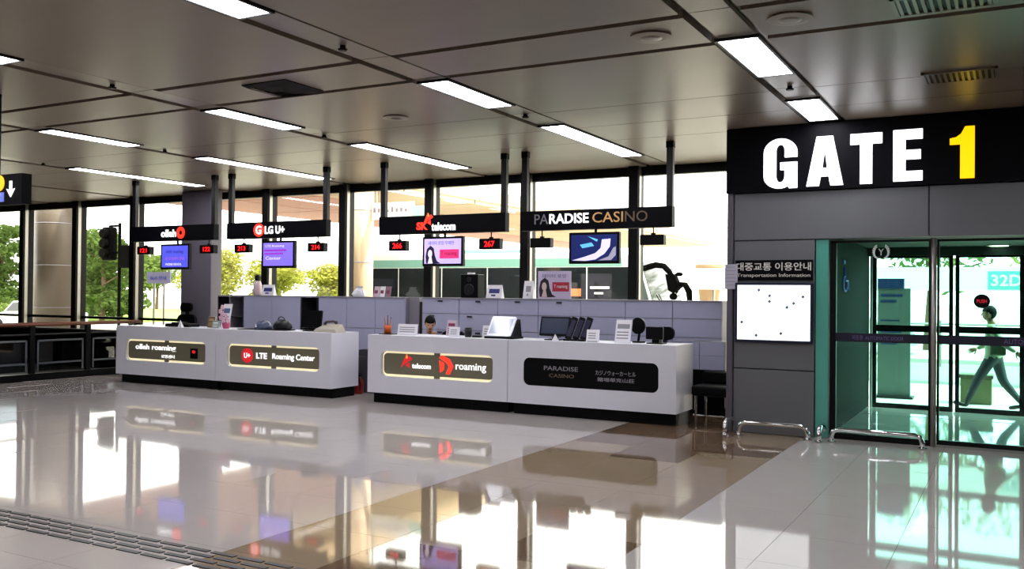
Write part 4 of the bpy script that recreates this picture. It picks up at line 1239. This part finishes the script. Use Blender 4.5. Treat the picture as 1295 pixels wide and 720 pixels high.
# ------------------------------------------------------------------ people
def skin_body(name, joints, bones, mats, region, parent):
    """one continuous tapered surface grown over a skeleton of joints"""
    me = bpy.data.meshes.new(name)
    keys = list(joints)
    me.from_pydata([joints[k][:3] for k in keys], [(keys.index(a), keys.index(b)) for a, b in bones], [])
    o = bpy.data.objects.new(name, me)
    COL.objects.link(o)
    o.modifiers.new('skin', 'SKIN')
    if not me.skin_vertices:
        bm = bmesh.new()
        bm.from_mesh(me)
        bm.verts.layers.skin.verify()
        bm.to_mesh(me)
        bm.free()
    for i, k in enumerate(keys):
        rr = joints[k][3]
        rr = rr if isinstance(rr, tuple) else (rr, rr)
        me.skin_vertices[0].data[i].radius = rr
        me.skin_vertices[0].data[i].use_root = (i == 0)
    sb = o.modifiers.new('sub', 'SUBSURF')
    sb.levels = sb.render_levels = 2
    dg = bpy.context.evaluated_depsgraph_get()
    me2 = bpy.data.meshes.new_from_object(o.evaluated_get(dg), depsgraph=dg)
    bpy.data.objects.remove(o)
    me2.materials.clear()
    for m in mats:
        me2.materials.append(m)
    for p in me2.polygons:
        p.material_index = region(p.center)
        p.use_smooth = True
    b = bpy.data.objects.new(name, me2)
    COL.objects.link(b)
    b.parent = parent
    return b


m_skin = mat('skin', '#b98a6c', 0.5)
m_hair = mat('hair_black', '#0c0908', 0.6, spec=0.1)


def head_parts(c, face, parent, s=1.0):
    """face (unit vector): where the face looks; returns ear / nose / eye / hair children"""
    f = Vector(face).normalized()
    side = Vector((0, 0, 1)).cross(f).normalized()
    upv = f.cross(side)
    c = Vector(c)
    M = Matrix(((f.x, side.x, upv.x, c.x), (f.y, side.y, upv.y, c.y), (f.z, side.z, upv.z, c.z), (0, 0, 0, 1))) @ Matrix.Scale(s, 4)
    return M


def make_head(c, face, parent, hair_m, long_=False):
    M = head_parts(c, face, parent)
    g = G().ball((0, 0, 0), 0.092, 0.075, 0.112, 18, 12)
    for p in g.v:                        # jaw and chin
        if p.z < -0.02:
            k = (-0.02 - p.z) / 0.09
            p.y *= 1 - 0.35 * k
            p.x += 0.012 * k
    g.ball((0.0, 0.078, -0.01), 0.016, 0.01, 0.03, 8, 6).ball((0.0, -0.078, -0.01), 0.016, 0.01, 0.03, 8, 6)
    g.add([(0.085, -0.012, -0.03), (0.085, 0.012, -0.03), (0.113, 0, -0.026), (0.088, 0, 0.022)], [(0, 1, 2), (0, 2, 3), (2, 1, 3), (0, 3, 1)])
    g.cyl((-0.01, 0, -0.07), (-0.03, 0, -0.17), 0.05, 0.055, 12)
    h = obj('head', G().add([M @ v for v in g.v], g.f), m_skin, parent, smooth=True)
    e = G().ball((0.084, 0.03, 0.012), 0.008, 0.013, 0.006, 8, 5).ball((0.084, -0.03, 0.012), 0.008, 0.013, 0.006, 8, 5).box(0.082, 0.09, -0.024, 0.024, -0.058, -0.052)
    obj('eyes_and_mouth', G().add([M @ v for v in e.v], e.f), m_hair, h)
    q = G().ball((-0.012, 0, 0.018), 0.104, 0.088, 0.112, 20, 14)
    keep = []
    for f_ in q.f:
        cc = sum((q.v[i] for i in f_), Vector()) / len(f_)
        if cc.z > 0.035 or cc.x < (0.012 if cc.z > -0.015 else -0.03) and cc.z > -0.09:
            keep.append(f_)
    hr = G().add([M @ v for v in q.v], keep)
    ho = obj('hair', hr, hair_m, parent, smooth=True)
    sd = ho.modifiers.new('thick', 'SOLIDIFY')
    sd.thickness = 0.012
    return h


def hand(c, direction, palm_normal, curl=0.5, thumb=1):
    """palm and five tapered fingers, from wrist point c along direction"""
    d = Vector(direction).normalized()
    n = Vector(palm_normal)
    n = (n - d * n.dot(d)).normalized()
    s_ = d.cross(n)
    c = Vector(c)
    g = G()
    g.tube([c, c + d * 0.03, c + d * 0.085], [0.026, 0.033, 0.036], 10)
    for k, p in enumerate(list(g.v)):
        off = (p - c).dot(n)
        g.v[k] = p - n * off * 0.5
    for k, (o_, L) in enumerate(((-0.028, 0.068), (-0.009, 0.078), (0.010, 0.072), (0.028, 0.056))):
        b = c + d * 0.08 + s_ * o_
        m1 = b + d * L * 0.5 + n * L * 0.18 * curl
        m2 = m1 + d * L * 0.28 + n * L * 0.30 * curl
        m3 = m2 + d * L * 0.12 + n * L * 0.25 * curl
        g.tube([b - d * 0.02, b, m1, m2, m3], [0.009, 0.0095, 0.0085, 0.0075, 0.005], 7)
    b = c + d * 0.025 + s_ * (-0.028 * thumb)
    g.tube([b, b + s_ * (-0.03 * thumb) + d * 0.025 + n * 0.008, b + s_ * (-0.038 * thumb) + d * 0.055 + n * 0.014], [0.012, 0.0105, 0.006], 7)
    return g


# walking person beyond the outer doors (walks toward -X)
PX, PY = -0.30, 15.92
wk = thing('person', (PX, PY, 0), 'person in a pale shirt and dark trousers striding past outside the gate', 'person')
F = lambda f, y, z: (-f, y, z)         # local: f forward
J = {
    'pelvis': (*F(0.0, 0, 0.83), (0.15, 0.105)), 'waist': (*F(0.0, 0, 0.97), (0.155, 0.125)), 'chest': (*F(0.02, 0, 1.17), (0.17, 0.125)), 'neckb': (*F(0.03, 0, 1.30), (0.07, 0.07)), 'neck': (*F(0.04, 0, 1.36), (0.045, 0.045)),
    'hipl': (*F(0.04, -0.085, 0.77), 0.095), 'kneel': (*F(0.22, -0.08, 0.45), 0.072), 'ankl': (*F(0.36, -0.075, 0.11), 0.042), 'heell': (*F(0.37, -0.075, 0.045), 0.038), 'toel': (*F(0.56, -0.075, 0.10), 0.03),
    'hipr': (*F(-0.04, 0.085, 0.77), 0.095), 'kneer': (*F(-0.13, 0.08, 0.43), 0.072), 'ankr': (*F(-0.37, 0.075, 0.13), 0.042), 'heelr': (*F(-0.38, 0.075, 0.07), 0.038), 'toer': (*F(-0.20, 0.075, 0.03), 0.03),
    'shl': (*F(0.03, -0.17, 1.25), 0.07), 'ell': (*F(-0.12, -0.24, 1.03), 0.054), 'wrl': (*F(-0.30, -0.23, 0.90), 0.03),
    'shr': (*F(0.03, 0.17, 1.25), 0.07), 'elr': (*F(0.05, 0.23, 1.00), 0.054), 'wrr': (*F(0.24, 0.18, 0.92), 0.03),
}
BN = [('pelvis', 'waist'), ('waist', 'chest'), ('chest', 'neckb'), ('neckb', 'neck'), ('pelvis', 'hipl'), ('hipl', 'kneel'), ('kneel', 'ankl'), ('ankl', 'heell'), ('heell', 'toel'),
      ('pelvis', 'hipr'), ('hipr', 'kneer'), ('kneer', 'ankr'), ('ankr', 'heelr'), ('heelr', 'toer'), ('chest', 'shl'), ('shl', 'ell'), ('ell', 'wrl'), ('chest', 'shr'), ('shr', 'elr'), ('elr', 'wrr')]
m_shirt = mat('shirt_sage', '#a7a98e', 0.8)
m_trouser = mat('trousers_dark', '#2b2f36', 0.8)
m_shoe = mat('shoe_black', '#141312', 0.4)


def reg_walk(c):
    if c.z < 0.105 and (abs(c.x) > 0.15):
        return 2
    if c.z < 0.80 and abs(c.y) < 0.19:
        return 1
    if c.z > 1.335:
        return 3
    return 0


skin_body('body', J, BN, [m_shirt, m_trouser, m_shoe, m_skin], reg_walk, wk)
o_ = Vector((PX, PY, 0))
make_head(o_ + Vector((-0.07, 0, 1.47)), (-1, 0, -0.06), wk, m_hair)
for wr, el, nn in (('wrl', 'ell', (0, 1, 0)), ('wrr', 'elr', (0, -1, 0))):
    a, b = Vector(J[wr][:3]), Vector(J[el][:3])
    hg = hand(o_ + a, a - b, nn, 0.6)
    obj('hand', hg, m_skin, wk, smooth=True)
bg_ = obj('shoulder_bag', G().box(PX - 0.05, PX + 0.17, PY - 0.25, PY - 0.17, 0.84, 1.06), mat('bag_olive', '#6a6c50', 0.8), wk, bevel=0.03)
obj('bag_strap', G().tube([(PX + 0.05, PY - 0.19, 1.05), (PX + 0.0, PY - 0.14, 1.24), (PX - 0.03, PY + 0.02, 1.33), (PX - 0.02, PY + 0.14, 1.25)], 0.012, 6), MATS['bag_olive'], bg_)

# clerk bowed behind the third counter
KX, KY = -8.2, 12.5
ck = thing('person', (KX, KY, 0), 'seated clerk with dark hair, head bowed behind the third counter', 'person')
J = {
    'pelvis': (0, 0.05, 0.59, (0.16, 0.11)), 'waist': (0, 0.02, 0.70, (0.135, 0.10)), 'chest': (0, -0.08, 0.90, (0.16, 0.11)), 'neckb': (0, -0.14, 1.03, (0.07, 0.07)), 'neck': (0, -0.17, 1.08, (0.045, 0.045)),
    'hipl': (-0.10, 0.0, 0.575, 0.09), 'kneel': (-0.12, -0.12, 0.52, 0.07), 'ankl': (-0.12, -0.10, 0.10, 0.042), 'toel': (-0.12, -0.24, 0.035, 0.032),
    'hipr': (0.10, 0.0, 0.575, 0.09), 'kneer': (0.12, -0.12, 0.52, 0.07), 'ankr': (0.12, -0.10, 0.10, 0.042), 'toer': (0.12, -0.24, 0.035, 0.032),
    'shl': (-0.18, -0.09, 0.97, 0.06), 'ell': (-0.24, -0.10, 0.74, 0.045), 'wrl': (-0.10, -0.19, 0.70, 0.03),
    'shr': (0.18, -0.09, 0.97, 0.06), 'elr': (0.24, -0.10, 0.74, 0.045), 'wrr': (0.10, -0.19, 0.70, 0.03),
}
BN = [('pelvis', 'waist'), ('waist', 'chest'), ('chest', 'neckb'), ('neckb', 'neck'), ('pelvis', 'hipl'), ('hipl', 'kneel'), ('kneel', 'ankl'), ('ankl', 'toel'), ('pelvis', 'hipr'), ('hipr', 'kneer'), ('kneer', 'ankr'), ('ankr', 'toer'),
      ('chest', 'shl'), ('shl', 'ell'), ('ell', 'wrl'), ('chest', 'shr'), ('shr', 'elr'), ('elr', 'wrr')]
skin_body('body', J, BN, [mat('blouse_dark', '#2c2630', 0.8), m_trouser, m_shoe, m_skin], lambda c: 2 if c.z < 0.08 else (1 if c.z < 0.62 else (3 if c.z > 1.05 else 0)), ck)
o_ = Vector((KX, KY, 0))
make_head(o_ + Vector((0, -0.23, 1.22)), (0.62, -0.8, -0.5), ck, m_hair)
for wr, el in (('wrl', 'ell'), ('wrr', 'elr')):
    a, b = Vector(J[wr][:3]), Vector(J[el][:3])
    obj('hand', hand(o_ + a, a - b, (0, 0, -1), 0.7), m_skin, ck, smooth=True)

# ------------------------------------------------------------------ outdoors
ZO = -0.02
m_pave = mat('pavement', '#b9b3a6', 0.75, vary=0.08, scale=1.5)
m_road = mat('asphalt', '#8a857c', 0.85, vary=0.12, scale=3)
m_grass = mat('lawn_green', '#7c9a3c', 0.9, vary=0.35, scale=2)
tag(obj('pavement', G().box(-80, 40, YW + 0.14, 20.2, -0.3, ZO), m_pave), 'pale pavement outside the windows', kind='structure')
tag(obj('road', G().box(-80, 40, 20.2, 29, -0.4, -0.16), m_road), 'grey access road outside', kind='structure')
tag(obj('ground', G().box(-220, 120, 29, 260, -0.4, -0.05), m_pave), 'pale open ground beyond the road', kind='structure')
tag(obj('lawn', G().box(-110, -42, 34, 62, -0.06, 0.04), m_grass), 'green lawn beyond the road', kind='structure')
# canopy
m_soffit = mat('canopy_soffit', '#b39a78', 0.6, vary=0.08, scale=0.6)
m_soffit2 = mat('canopy_soffit_red', '#a86c58', 0.6, vary=0.08, scale=0.6)
cp = tag(obj('canopy', G().box(-24, -14.75, 17, 51, 4.62, 5.0), m_soffit, at=(-19.4, 34, 4.5)), 'wide beige roof canopy over the drop off road', kind='structure')
nx = 3
for i in range(nx):
    a = -24 + 9.25 * i / nx
    b = -24 + 9.25 * (i + 1) / nx
    for k in range(9):
        y0 = 17 + 34 * k / 9
        obj('soffit_panel', G().box(a + 0.04, b - 0.04, y0 + 0.04, y0 + 34 / 9 - 0.04, 4.5, 4.62), m_soffit2 if (i == 0 or (i == 1 and k < 4)) else m_soffit, cp)
m_colm = mat('column_tan', '#b9a184', 0.45, vary=0.06)


def rcol(x, y, r, h, label, m):
    t = tag(obj('column', G().cyl((x, y, -0.2), (x, y, h), r, n=28), m, smooth=True), label, kind='structure')
    for z in (1.2, 2.4, 3.6):
        obj('joint_ring', G().lathe((x, y, z), [(r + 0.004, -0.012), (r + 0.012, 0), (r + 0.004, 0.012)], 28), m_cabside, t)


rcol(-13.28, 17.0, 0.27, 4.5, 'round tan column outside the window next to the telecom sign', m_colm)
rcol(-24.3, 17.0, 0.62, 7.5, 'thick round grey column outside beyond the railing', mat('column_grey', '#6a6056', 0.35, vary=0.08))
t = thing('concrete_planter', (-8.95, 30, -0.1), 'pale tapered concrete kiosk top outside beyond the bus mirrors', 'kiosk')
obj('kiosk_body', G().lathe((-8.95, 30, -0.16), [(0.3, 0), (0.3, 1.6), (0.42, 2.5), (0.47, 2.75), (0.47, 2.9), (0.2, 2.92)], 20), mat('kiosk_tan', '#7d6443', 0.7, vary=0.15), t, smooth=True)
obj('kiosk_ribs', G().lathe((-8.95, 30, 2.3), [(0.46, 0), (0.48, 0.04), (0.46, 0.08)], 20), m_colm, t)
# white fascia board under the canopy
fb = thing('fascia_board', (-12.45, 17.0, 3.38), 'white fascia board with small faint lettering outside above the telecom sign', 'sign')
obj('board', G().box(-13.0, -11.86, 17.0, 17.08, 3.38, 3.76), mat('fascia_white', '#e8e6e2', 0.5), fb)
obj('teal_end', G().box(-11.85, -11.4, 17.0, 17.08, 3.40, 3.66), mat('fascia_teal', '#a8cfc4', 0.5), fb)
g = G()
for k, hh in enumerate((0.11, 0.09, 0.10, 0.06, 0.12, 0.08, 0.09, 0.06)):
    g.box(-12.95 + 0.125 * k, -12.89 + 0.125 * k, 16.994, 17.0, 3.54, 3.54 + hh)
o = obj('faint_lettering', g, mat('fascia_text', '#8a7a80', 0.5), fb)
o['kind'] = 'stuff'
for x in (-12.9, -11.5):
    obj('hanger_rod', G().cyl((x, 17.04, 3.6), (x, 17.04, 6.0), 0.02, n=8), m_alu, fb)

# ---- bus
BX0, BX1, BY0, BY1 = -17.6, -7.95, 22.0, 24.5
ZR = -0.16
m_busw = mat('bus_white', '#dfe4e0', 0.3)
m_bust = mat('bus_teal', '#6f9c90', 0.3)
m_busg = mat('bus_glass', '#181c1e', 0.06)
bus = thing('bus', ((BX0 + BX1) / 2, (BY0 + BY1) / 2, ZR), 'long teal and white coach with dark windows parked outside', 'bus')
prof = [(BX0, ZR + 0.35), (BX1 - 0.1, ZR + 0.35), (BX1, ZR + 0.7), (BX1 - 0.02, ZR + 1.4), (BX1 - 0.45, ZR + 2.75), (BX1 - 0.9, ZR + 2.98), (BX0 + 0.15, ZR + 2.98), (BX0, ZR + 2.8)]
obj('bus_body', G().plate(prof, BY0, BY1), m_busw, bus, bevel=0.04)
obj('teal_band', G().box(BX0 + 0.05, BX1 - 0.9, BY0 - 0.012, BY0 + 0.01, ZR + 2.6, ZR + 2.82).box(BX0 + 0.05, BX1 - 0.15, BY0 - 0.012, BY0 + 0.01, ZR + 0.6, ZR + 0.95), m_bust, bus)
for k in range(6):
    a = BX0 + 0.3 + 1.5 * k
    obj('side_window', G().box(a, a + 1.46, BY0 - 0.014, BY0 + 0.01, ZR + 1.3, ZR + 2.58), m_busg, bus)
obj('driver_window', G().plate([(BX1 - 0.18, ZR + 1.3), (BX1 - 0.47, ZR + 2.4), (BX1 - 0.47, ZR + 2.4), (BX1 - 0.68, ZR + 2.4), (BX1 - 0.68, ZR + 1.3)][::-1], BY0 - 0.014, BY0 + 0.01), m_busg, bus)
ws = [(BX1 + 0.005, BY0 + 0.12, ZR + 1.42), (BX1 + 0.005, BY1 - 0.12, ZR + 1.42), (BX1 - 0.43, BY1 - 0.12, ZR + 2.72), (BX1 - 0.43, BY0 + 0.12, ZR + 2.72)]
obj('windscreen', G().add(ws + [(p[0] - 0.02, p[1], p[2]) for p in ws], [(0, 1, 2, 3), (7, 6, 5, 4), (0, 4, 5, 1), (1, 5, 6, 2), (2, 6, 7, 3), (3, 7, 4, 0)]), m_busg, bus)
obj('destination_light', G().box(-10.4, -9.98, BY0 - 0.024, BY0 - 0.014, 1.66, 1.86), mat('destination_orange', '#d8683a', 0.5, emit=0.5), bus)
obj('window_lettering', G().box(-9.72, -9.18, BY0 - 0.02, BY0 - 0.014, 1.86, 1.92).box(-9.6, -9.35, BY0 - 0.02, BY0 - 0.014, 1.72, 1.77), m_paper, bus)['kind'] = 'stuff'
obj('roof_unit', G().box(BX0 + 3, BX0 + 6, BY0 + 0.6, BY1 - 0.6, ZR + 2.98, ZR + 3.12), m_bust, bus, bevel=0.05)
for x in (BX0 + 2.2, BX1 - 2.1):
    for y in (BY0 - 0.02, BY1 - 0.22):
        wlo = obj('wheel', G().cyl((x, y, ZR + 0.48), (x, y + 0.24, ZR + 0.48), 0.48, n=22), m_black, bus)
        obj('hub_cap', G().cyl((x, y - 0.015, ZR + 0.48), (x, y + 0.255, ZR + 0.48), 0.24, n=16), m_alu, wlo)
ma = obj('mirror_arm', G().tube([(BX1 - 0.32, BY0 + 0.05, 2.38), (BX1 + 0.0, BY0 + 0.02, 2.47), (BX1 + 0.22, BY0, 2.44), (BX1 + 0.38, BY0, 2.28), (BX1 + 0.44, BY0, 2.15)], [0.08, 0.08, 0.075, 0.07, 0.07], 10), m_matte, bus, smooth=True)
obj('mirror_case', G().plate([(BX1 + 0.33, 2.2), (BX1 + 0.5, 2.22), (BX1 + 0.66, 1.92), (BX1 + 0.52, 1.78), (BX1 + 0.4, 1.85)], BY0 - 0.1, BY0 + 0.1), m_matte, ma, bevel=0.03)
obj('mirror_case', G().ball((BX1 + 0.64, BY0 - 0.05, 2.23), 0.10, 0.1, 0.055, 12, 8), m_matte, ma, smooth=True)
mb = obj('mirror_arm', G().tube([(BX1 + 0.5, BY0 + 0.05, 1.82), (BX1 + 0.62, BY0, 1.99), (BX1 + 0.78, BY0, 1.97), (BX1 + 0.88, BY0, 1.8), (BX1 + 0.9, BY0, 1.58)], [0.05, 0.07, 0.08, 0.085, 0.07], 10), m_matte, bus, smooth=True)
obj('mirror_case', G().ball((BX1 + 0.48, BY0, 1.68), 0.1, 0.1, 0.09, 12, 8), m_matte, mb, smooth=True)
obj('corner_pillar', G().plate([(BX1 - 0.40, ZR + 1.3), (BX1 - 0.02, ZR + 1.3), (BX1 - 0.44, ZR + 2.66), (BX1 - 0.70, ZR + 2.66)], BY0 - 0.016, BY0 + 0.01), mat('bus_pillar_grey', '#3c4644', 0.4), bus)
for y in (BY0 + 0.3, BY1 - 0.3):
    obj('head_lamp', G().ball((BX1 - 0.02, y, ZR + 0.85), 0.05, 0.16, 0.1, 12, 8), m_alu, bus)
obj('wiper', G().tube([(BX1 + 0.03, BY0 + 1.0, ZR + 1.35), (BX1 - 0.12, BY0 + 0.6, ZR + 1.9)], 0.015, 6), m_black, bus)

# ---- traffic light
tl = thing('traffic_light', (-27.9, 22, ZR), 'black traffic light head on a thin pole outside near the railing', 'traffic light')
obj('pole', G().cyl((-27.95, 22, -0.16), (-27.95, 22, 4.1), 0.055, n=12), m_matte, tl)
obj('arm', G().cyl((-27.95, 22, 4.0), (-28.5, 22, 4.0), 0.04, n=8).cyl((-27.95, 22, 3.05), (-28.5, 22, 3.05), 0.04, n=8), m_matte, tl)
obj('signal_case', G().plate(rrect(-28.72, -28.22, 2.78, 3.96, 0.1, 3), 21.85, 22.1), m_matte, tl)
for k, z in enumerate((3.72, 3.37, 3.02)):
    obj('visor', G().cyl((-28.47, 21.85, z), (-28.47, 21.66, z), 0.17, 0.16, 16), m_matte, tl)
obj('control_box', G().box(-27.87, -27.4, 21.9, 22.1, 2.5, 3.3), m_matte, tl, bevel=0.03)
# ---- street sign
ss = thing('street_sign', (-20.05, 17, ZO), 'blue grey rectangular board on two posts outside behind the first counter', 'sign')
obj('board', G().box(-20.5, -19.6, 17, 17.04, 1.90, 2.20), mat('board_bluegrey', '#8583a6', 0.5), ss)
text('BUS 안내', -20.35, -19.75, 1.99, 2.10, 16.995, m_sbl, ss)
for x in (-20.24, -19.86):
    obj('post', G().cyl((x, 17.03, -0.02), (x, 17.03, 1.95), 0.03, n=8), m_alu, ss)
    obj('foot', G().box(x - 0.15, x + 0.15, 16.95, 17.11, -0.02, 0.02), m_dark, ss)

# ---- beyond the gate
nb = thing('notice_board', (-1.85, 17, ZO), 'grey free standing notice board with a blue header beyond the gate doors', 'notice board')
obj('board', G().box(-2.1, -1.58, 17.0, 17.12, 0.02, 1.86), mat('board_grey', '#5f6c68', 0.6), nb)
obj('header', G().box(-2.1, -1.68, 16.98, 17.12, 1.86, 2.03), mat('header_blue', '#183064', 0.5), nb)
obj('text_lines', G().box(-2.05, -1.8, 16.994, 17.0, 1.62, 1.66).box(-2.05, -1.7, 16.994, 17.0, 1.72, 1.76).box(-2.05, -1.75, 16.994, 17.0, 1.3, 1.32).box(-2.05, -1.72, 16.994, 17.0, 1.1, 1.12).box(-2.05, -1.78, 16.994, 17.0, 0.9, 0.92), MATS['header_blue'], nb)
obj('foot', G().box(-2.15, -1.53, 16.9, 17.25, ZO, 0.02), m_dark, nb)
tb = thing('litter_bin', (-0.56, 16.9, ZO), 'square olive brown litter box on the pavement behind the walking person', 'litter bin')
obj('bin_body', G().box(-0.80, -0.34, 16.75, 17.15, ZO, 0.40), mat('bin_olive', '#6a6844', 0.6, vary=0.15), tb, bevel=0.015)
obj('bin_lid', G().box(-0.82, -0.32, 16.73, 17.17, 0.40, 0.46), mat('bin_olive_dark', '#4e4c30', 0.6), tb, bevel=0.01)
sh = thing('bus_shelter', (-1.0, 22.2, ZR), 'long white shelter roof on thin posts across the road beyond the gate', 'shelter')
obj('shelter_fascia', G().box(-6.8, 6.0, 21.6, 21.7, 1.86, 2.36), mat('shelter_white', '#eef2f0', 0.5), sh)
obj('shelter_roof', G().box(-6.8, 6.0, 21.7, 23.2, 2.2, 2.34), MATS['shelter_white'], sh)
for x in (-6.4, -2.9, 0.6, 3.5, 5.6):
    obj('post', G().cyl((x, 21.8, ZR), (x, 21.8, 2.25), 0.04, n=10), m_alu, sh)
obj('teal_plate', G().box(-0.52, 0.16, 21.585, 21.6, 1.89, 2.27), mat('plate_teal', '#5fb0a8', 0.5), sh)
text('32D', -0.46, 0.1, 1.96, 2.2, 21.578, m_paper, sh, bold=0.02)
fe = thing('back_fence', (-1.0, 27.5, ZR), 'pale railing fence across the road beyond the shelter', 'fence')
for z in (0.5, 1.0):
    obj('rail', G().cyl((-7, 27.5, z), (6, 27.5, z), 0.03, n=8), m_alu, fe)
for k in range(11):
    obj('post', G().cyl((-7 + 1.3 * k, 27.5, ZR), (-7 + 1.3 * k, 27.5, 1.1), 0.03, n=8), m_alu, fe)


def car(x, y, ang, label, col, zc=ZR):
    t = thing('car', (x, y, zc), label, 'car', 'cars outside')
    M = Matrix.Translation((x, y, zc)) @ Matrix.Rotation(R(ang), 4, 'Z')
    pr = [(-2.1, .3), (2.1, .3), (2.15, .6), (1.95, .78), (1.1, .92), (.45, 1.38), (-1.0, 1.42), (-1.7, .98), (-2.1, .9)]
    obj('car_body', G().plate(pr, -0.85, 0.85).turn(M), col, t, bevel=0.05)
    obj('side_glass', G().plate([(.9, .95), (.38, 1.32), (-.95, 1.35), (-1.45, .98)], -0.86, 0.86).turn(M), m_busg, t)
    for a in (-1.3, 1.35):
        for b in (-0.87, 0.69):
            wq = obj('wheel', G().cyl((a, b, 0.32), (a, b + 0.18, 0.32), 0.32, n=18).turn(M), m_black, t)
            obj('hub_cap', G().cyl((a, b - 0.01, 0.32), (a, b + 0.19, 0.32), 0.17, n=12).turn(M), m_alu, wq)


car(-36.2, 24.5, 180, 'white car outside at the frame edge beyond the railing', m_busw)
car(-4.7, 31, 0, 'silver car parked beyond the fence past the gate doors', mat('car_silver', '#c6ccca', 0.25, 0.4), -0.05)


# ---- trees
LOW = 0.2


def crown_mesh(name, h, r, n, leaf, m, pine=False, seed=1):
    rnd = random.Random(seed)
    g = G()
    blobs = []
    for k in range(9 if not pine else 11):
        if pine:
            a = rnd.uniform(0, 6.28)
            z = h * (0.12 + 0.82 * k / 11)
            d = r * rnd.uniform(0.15, 0.75) * (1.1 - 0.6 * k / 11)
            blobs.append((d * math.cos(a), d * math.sin(a), z, r * rnd.uniform(0.45, 0.65), h * 0.065))
        else:
            a = rnd.uniform(0, 6.28)
            d = r * rnd.uniform(0.0, 0.6)
            blobs.append((d * math.cos(a), d * math.sin(a), h * rnd.uniform(LOW, 0.82), r * rnd.uniform(0.4, 0.6), h * rnd.uniform(0.13, 0.2)))
    for k in range(n):
        bx_, by_, bz_, br, bh = rnd.choice(blobs)
        u = Vector((rnd.gauss(0, 1), rnd.gauss(0, 1), rnd.gauss(0, 1))).normalized() * (rnd.random() ** 0.35)
        c = Vector((bx_ + u.x * br, by_ + u.y * br, bz_ + u.z * bh))
        e = Vector((rnd.gauss(0, 1), rnd.gauss(0, 1), rnd.gauss(0, 0.6))).normalized()
        f_ = e.orthogonal().normalized()
        s_ = leaf * rnd.uniform(0.6, 1.3)
        g.add([c - e * s_, c - f_ * s_ * 0.45, c + e * s_, c + f_ * s_ * 0.45], [(0, 1, 2, 3)])
    return g


def tree(x, y, h, r, label, lm, pine=False, seed=1, n=1500, leaf=0.16, group='trees outside'):
    t = thing('tree', (x, y, -0.1), label, 'tree', group)
    g = G().tube([(x, y, -0.1), (x + 0.1, y, h * 0.3), (x - 0.05, y + 0.1, h * 0.6), (x, y, h * 0.85)], [h * 0.028, h * 0.022, h * 0.014, h * 0.006], 8)
    rnd = random.Random(seed)
    for k in range(5):
        a = k * 1.3
        z = h * (0.35 + 0.09 * k)
        g.tube([(x, y, z), (x + 0.5 * r * math.cos(a), y + 0.5 * r * math.sin(a), z + h * 0.1)], [h * 0.01, h * 0.004], 6)
    obj('trunk', g, mat('bark', '#5a4634', 0.9, vary=0.2), t)
    c = crown_mesh('crown', h, r, n, leaf, lm, pine, seed)
    c.turn(Matrix.Translation((x, y, -0.1)))
    o = obj('crown', c, lm, t)
    o['kind'] = 'stuff'
    return t


lf_y = leafmat('leaf_yellow_green', '#8f8d42')
lf_g = leafmat('leaf_mid_green', '#687a40')
lf_d = leafmat('leaf_pine_green', '#4f6331')
tree(-60.5, 57, 6.0, 3.2, 'bright yellow green tree seen beside the pump bottle', lf_y, seed=3, n=4200, leaf=0.2)
tree(-53.8, 57, 5.0, 3.2, 'bright yellow green tree seen behind the violet monitor', lf_y, seed=4, n=4200, leaf=0.2)
tree(-47.2, 57, 4.2, 3.0, 'low yellow green tree seen between violet monitor and tan column', lf_y, seed=5, n=3600, leaf=0.2)
tree(-67.4, 57, 5.4, 3.2, 'green tree seen through the bay of the grey pillar', lf_g, seed=6, n=4200, leaf=0.2)
tree(-44.6, 34, 5.6, 2.7, 'layered pine tree outside behind the black traffic light', lf_d, True, 7, 5200, 0.17)
tree(-51.0, 38, 5.4, 2.7, 'layered pine tree outside behind the thick column', lf_d, True, 8, 5200, 0.17)
tree(-57.0, 36, 6.4, 3.1, 'layered pine tree outside at the frame edge', lf_d, True, 9, 6000, 0.17)
tree(-52.5, 31, 5.4, 2.2, 'smaller layered pine outside between thick column and frame edge', lf_d, True, 10, 4600, 0.16)
LOW = 0.45
tree(-2.6, 34, 6.4, 3.2, 'green tree beyond the shelter, over the grey notice board', lf_g, seed=11, n=2000)
tree(2.4, 42, 7.2, 3.4, 'green tree beyond the shelter, over the walking person', lf_y, seed=12, n=2000)
tree(7.5, 36, 6.8, 3.4, 'green tree beyond the shelter past the picture edge', lf_g, seed=13, n=1600)
for x, y, hh, lab in ((-47.0, 30, 1.2, 'low bush on the lawn seen below the traffic light'), (-40.5, 38, 1.6, 'low bush on the lawn left of the thick column side')):
    t = thing('bush', (x, y, 0), lab.replace('left of the thick column side', 'near the thick column'), 'bush')
    rnd = random.Random(int(hh * 100))
    g = G()
    for k in range(500):
        u = Vector((rnd.gauss(0, 1), rnd.gauss(0, 1), abs(rnd.gauss(0, 1)))).normalized() * rnd.random() ** 0.3
        c = Vector((x + u.x * hh, y + u.y * hh, u.z * hh * 0.8))
        e = Vector((rnd.gauss(0, 1), rnd.gauss(0, 1), rnd.gauss(0, 1))).normalized() * 0.12
        f_ = e.orthogonal().normalized() * 0.06
        g.add([c - e, c - f_, c + e, c + f_], [(0, 1, 2, 3)])
    o = obj('foliage', g, lf_g, t)
    o['kind'] = 'stuff'
    obj('stem', G().cyl((x, y, -0.05), (x, y, hh * 0.5), 0.04, n=8), MATS['bark'], t)
print('tiles', n_t, 'objects', len(bpy.data.objects))
